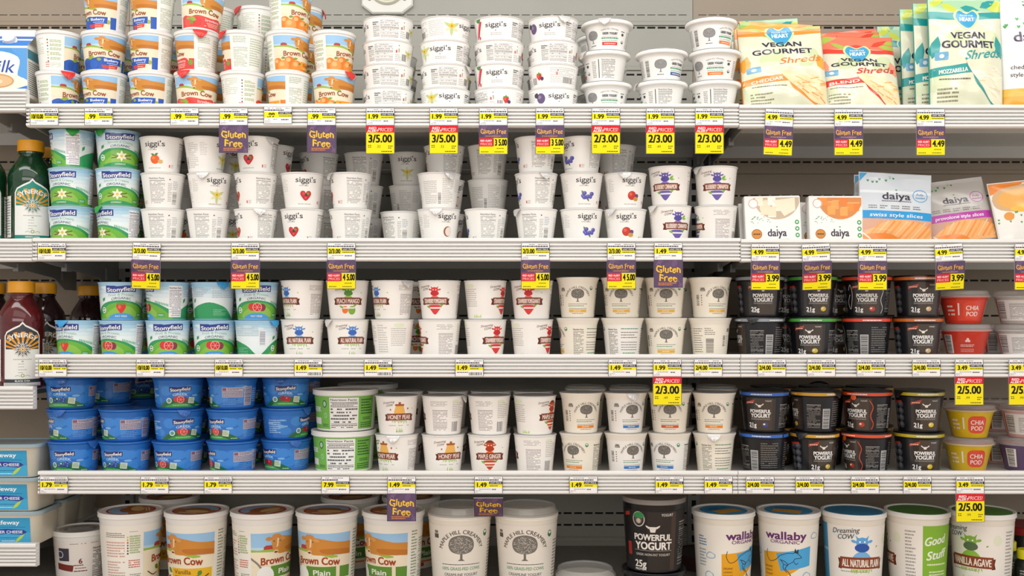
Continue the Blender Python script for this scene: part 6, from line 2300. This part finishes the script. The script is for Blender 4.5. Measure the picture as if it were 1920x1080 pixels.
def daiya_block(px, Y, w, h, kind, label, tilt=0, lean=6, turn=0):
    t = thing('cheese_block', label, 'cheese block', (wx(px, Y), Y, zR1 + .0005), (0, 0, 0), 'boxed cheese blocks')
    t.rotation_euler = (Matrix.Rotation(math.radians(turn), 3, 'Z') @ Matrix.Rotation(math.radians(tilt), 3, 'Y') @ Matrix.Rotation(-math.radians(lean), 3, 'X')).to_euler()
    g = Geo().box(-w / 2e3, 0, 0, w / 2e3, .022, h / 1e3)
    link('wrapped_block', g.build('wrapped_block', FILM['white'], True, 30, .0025), t)
    a = Art(142)
    x0, x1 = -w / 2 + 2.5, w / 2 - 2.5
    a.rect(x0, 2.5, x1, h - 2.5, '#f0efec')
    a.clip = (x0, 2.5, x1, h - 4)
    cols = {'jack': ('#c9b49a', ['#f4ecd6', '#ece0c2', '#f8f4e6'], '#e9dcc0'), 'cheddar': ('#d88a4a', ['#f2913a', '#f6a552', '#ee8230'], '#f0a860')}[kind]
    a.ell(8, h - 2, w * .42, h * .46, cols[0], 30)
    R = random.Random(3)
    for k in range(9):
        x, y, s = R.uniform(-w * .24, w * .12 if kind == 'jack' else w * .36), R.uniform(h * .62, h * .92), w * .07
        a.rect(x - s, y - s, x + s, y + s, cols[1][k % 3]); a.poly([(x - s, y + s), (x + s, y + s), (x + s * 1.5, y + s * 1.4), (x - s * .5, y + s * 1.4)], cols[2])
    if kind == 'jack':
        a.poly([(0, h * .9), (w * .4, h * .95), (w * .4, h * .7), (w * .2, h * .58)], '#f0e6cc')
    a.clip = None
    a.ell(-w * .34, h * .84, w * .09, w * .085, '#f0efec', 16); a.ring(-w * .34, h * .84, w * .08, .8, '#d86a5a')
    R2 = random.Random(8)
    a.add([[(x - .9, y), (x, y - .9), (x + .9, y), (x, y + .9)] for x, y in [(-w * .40 + R2.uniform(0, w * .34), h * (.44 + R2.uniform(0, .14)) - 0) for _ in range(26)]], '#4c9a58')
    a.ell(-w * .3, h * .23, w * .095, w * .092, '#b86a20', 18); a.ell(-w * .3, h * .23, w * .08, w * .077, '#d08a34', 18); a.fine(-w * .36, h * .2, -w * .24, h * .26, 1, '#6a3a10')
    a.text('daiya', w * .06, h * .26, h * .15, '#3a3040', w * .33, .02); hearts(a, [(w * .06, h * .37)], 1.6, '#4c9a58')
    a.fine(-w * .05, h * .1, w * .28, h * .14, 1, '#8ab07a', 1, 2, 4)
    for k in range(4):
        a.ell(w * .42, h * (.46 - .13 * k), 4, 4.4, '#3c9a58', 12); a.ell(w * .42, h * (.46 - .13 * k), 2, 2.2, '#d8ecd8', 8)
    link('printed_front', a.flat('printed_front', .15, .05, INK_GLOSS), t)


daiya_block(1452, .040, 103, 93, 'jack', 'white cheese block showing pale cheese cubes', -1, 7)
daiya_block(1440, .074, 102, 84, 'jack', 'white cheese block half hidden behind the pale-cube one', -2, 7)
daiya_block(1570, .040, 99, 93, 'cheddar', 'white cheese block showing orange cheese cubes', 0, 7)
daiya_block(1548, .074, 100, 84, 'cheddar', 'white cheese block behind, its orange print showing in the gap', 1, 7)


def art_slices(w, h, c, word, pale):
    a = Art(151)
    x0, x1 = -w / 2 + 1.5, w / 2 - 1.5
    top = '#cfd6dc' if pale else '#b9b4ae'
    a.rect(x0, 1.5, x1, h - 1.5, top)
    if pale:
        a.poly([(x0, h - 1.5), (x0, h - 18), (x0 + 14, h - 1.5)], '#2f9cd4'); a.rect(x0, h * .70, x1, h * .74, '#e4eaee')
    R = random.Random(5)
    hearts(a, [(x0 + 14 + i * 8 + R.uniform(-2, 2), h - 7 - R.uniform(0, 12)) for i in range(7)], 2.4, '#3c8a4c')
    a.text('daiya', w * .0, h * .665, h * .105, '#332a3c', w * .38, .02); hearts(a, [(w * .0, h * .75)], 1.8, '#4c9a58')
    a.fine(-w * .2, h * .575, w * .2, h * .6, 1, '#6a6468', 1, 2, 4)
    a.ring(w * .33, h * .68, w * .1, 1.2, c, 24, ry=h * .085); a.text('Fully', w * .33, h * .70, 4, c, 13, .01, .2); a.text('loaded', w * .33, h * .655, 3.6, c, 17, .01, .2)
    for k in range(5):
        a.fine(-w * .38 + k * w * .15, h * .47, -w * .27 + k * w * .15, h * .53, 2, '#77706e', .9)
    a.rect(x0, h * .33, x1, h * .445, c); a.text(word, 0, h * .388, h * .055, '#eef2f6', w * .72, .015, .15)
    a.clip = (x0, 1.5, x1, h * .33)
    a.rect(x0, 1.5, x1, h * .33, '#d9a58a' if pale else '#c99a86')
    a.blob([(-w * .42, 0), (-w * .45, h * .12), (-w * .1, h * .3), (w * .2, h * .31), (w * .5, h * .2), (w * .46, -4)], '#f0b070')
    for k in range(11):
        a.line([(-w * .4 + k * w * .085, h * .05 + k * .2), (-w * .2 + k * w * .085, h * .3)], 2.6, ('#f2a048', '#f6c488', '#ee9038')[k % 3])
    a.blob([(-w * .45, 0), (-w * .42, h * .1), (-w * .1, h * .12), (w * .08, h * .02), (0, -6)], '#ee8830')
    a.curve([(-w * .45, h * .12), (-w * .36, h * .05), (-w * .3, -2)], 2.5, '#f4e2d0')
    a.clip = None
    return a


pouch('sliced_cheese_pack', 134, 132, 9, FILM['silver'], art_slices(134, 132, '#1f97d6', 'swiss style slices', True), 'silver sliced cheese pack with bright blue stripe', 'sliced cheese pack', 1678, .045, zR1, lean=8, tilt=3, seed=21, wr=.9, seal=8)
pouch('sliced_cheese_pack', 126, 132, 7, FILM['silver'], art_slices(126, 132, '#1f97d6', 'swiss style slices', True), 'sliced cheese pack hidden behind the blue-striped one', 'sliced cheese pack', 1664, .082, zR1, lean=8, tilt=3, seed=22, wr=.6, seal=8)
pouch('sliced_cheese_pack', 124, 124, 9, FILM['silver'], art_slices(124, 124, '#b83aa4', 'provolone style slices', False), 'grey sliced cheese pack with magenta stripe, leaning over', 'sliced cheese pack', 1808, .066, zR1, lean=16, tilt=-7, seed=23, wr=.9, seal=8)
a = Art(152)
a.rect(-58, 1.5, 58, 118, '#e9e6de'); a.poly([(-58, 118), (-58, 96), (20, 118)], '#e88424')
a.blob([(-52, 70), (-50, 100), (0, 112), (58, 108), (58, 60), (-10, 58)], '#d0a878'); a.blob([(-44, 74), (-38, 98), (20, 104), (58, 98), (58, 66), (0, 62)], '#e6a84a'); a.blob([(-30, 66), (0, 74), (58, 72), (58, 58), (-10, 58)], '#f0b640')
R = random.Random(5)
hearts(a, [(R.uniform(-54, -10), R.uniform(36, 60)) for _ in range(9)], 2, '#4c9a58'); a.ell(-34, 52, 9, 8, '#e0922c', 14)
a.text('daiya', 10, 30, 12, '#3a3040', 44, .02)
pouch('sliced_cheese_pack', 118, 120, 9, FILM['white'], a, 'white pack with orange corner and toasted sandwich picture', 'sliced cheese pack', 1934, .055, zR1, lean=12, tilt=-6, seed=26, wr=.7, seal=6)
for px, lb in ((1395, 'pale lidded tub standing behind the boxed cheese blocks'),):
    t = thing('food_jar', lb, 'jar', (wx(px, .2), .2, zR1 + .0005))
    link('glass_body', lathe('glass_body', [(0, 1), (30, 0), (34, 2), (35, 60), (32, 66), (0, 66)], mat('pale_jar', '#cfc8b4', .3), 40), t)
    link('screw_cap', lathe('screw_cap', [(33, 62), (35, 62), (35, 74), (33, 76), (0, 76)], mat('green_cap', '#8aa83c', .4), 40), t)

# ---- eight-sided plate on the back wall
t = thing('wall_fixture', 'white eight-sided plate with round centre on the upper back wall', 'wall fixture', (wx(727, DEPTH), DEPTH - .0005, wz(-20, DEPTH)))
r = .0555
pts = [(-r, -.038), (-.0325, -r), (.0325, -r), (r, -.038), (r, .038), (.0325, r), (-.0325, r), (-r, .038)]
V = [(x, 0, z) for x, z in pts] + [(x, -.008, z) for x, z in pts] + [(x * .95, -.011, z * .95) for x, z in pts]
F = [(i, (i + 1) % 8, 8 + (i + 1) % 8, 8 + i) for i in range(8)] + [(8 + i, 8 + (i + 1) % 8, 16 + (i + 1) % 8, 16 + i) for i in range(8)] + [tuple(16 + i for i in range(8))]
g = Geo().add(V, F)
link('plate', g.build('plate', mat('plate_plastic', '#e4e3dc', .4)), t)
ring = lathe('centre_ring', [(24, 0), (40, 0), (39, 4), (36, 7), (32, 6), (28, 9), (24, 10), (22, 6), (0, 6)], mat('ring_plastic', '#dcdac8', .4), 48)
link('centre_ring', ring, t, (0, -.011, .002), (PI / 2, 0, 0))
link('centre_button', lathe('centre_button', [(22, 6), (22, 12), (20, 14), (0, 14.5)], mat('button_plastic', '#eceae6', .35), 48), t, (0, -.011, .002), (PI / 2, 0, 0))
for sx in (-1, 1):
    for sz in (-1, 1):
        link('screw', lathe('screw', [(4, 0), (4, 1), (2.6, 2), (0, 2)], mat('screw_steel', '#8b8a84', .4, .7), 20), t, (sx * .038, -.011, sz * .024), (PI / 2, 0, 0))

# ---- loose black lid standing on the rear black cups
t = thing('loose_lid', 'round black lid standing on edge behind the rear black cups', 'lid', (wx(1535, .272), .272, LIP['right'][3][1] + .0758 + .0388), (math.radians(84), 0, 0))
link('lid_disc', lathe('lid_disc', [(0, 0), (37.5, 0), (38.5, 1), (38.5, 5), (36.5, 6), (35.5, 4), (0, 4)], P_BLACK, 48), t)
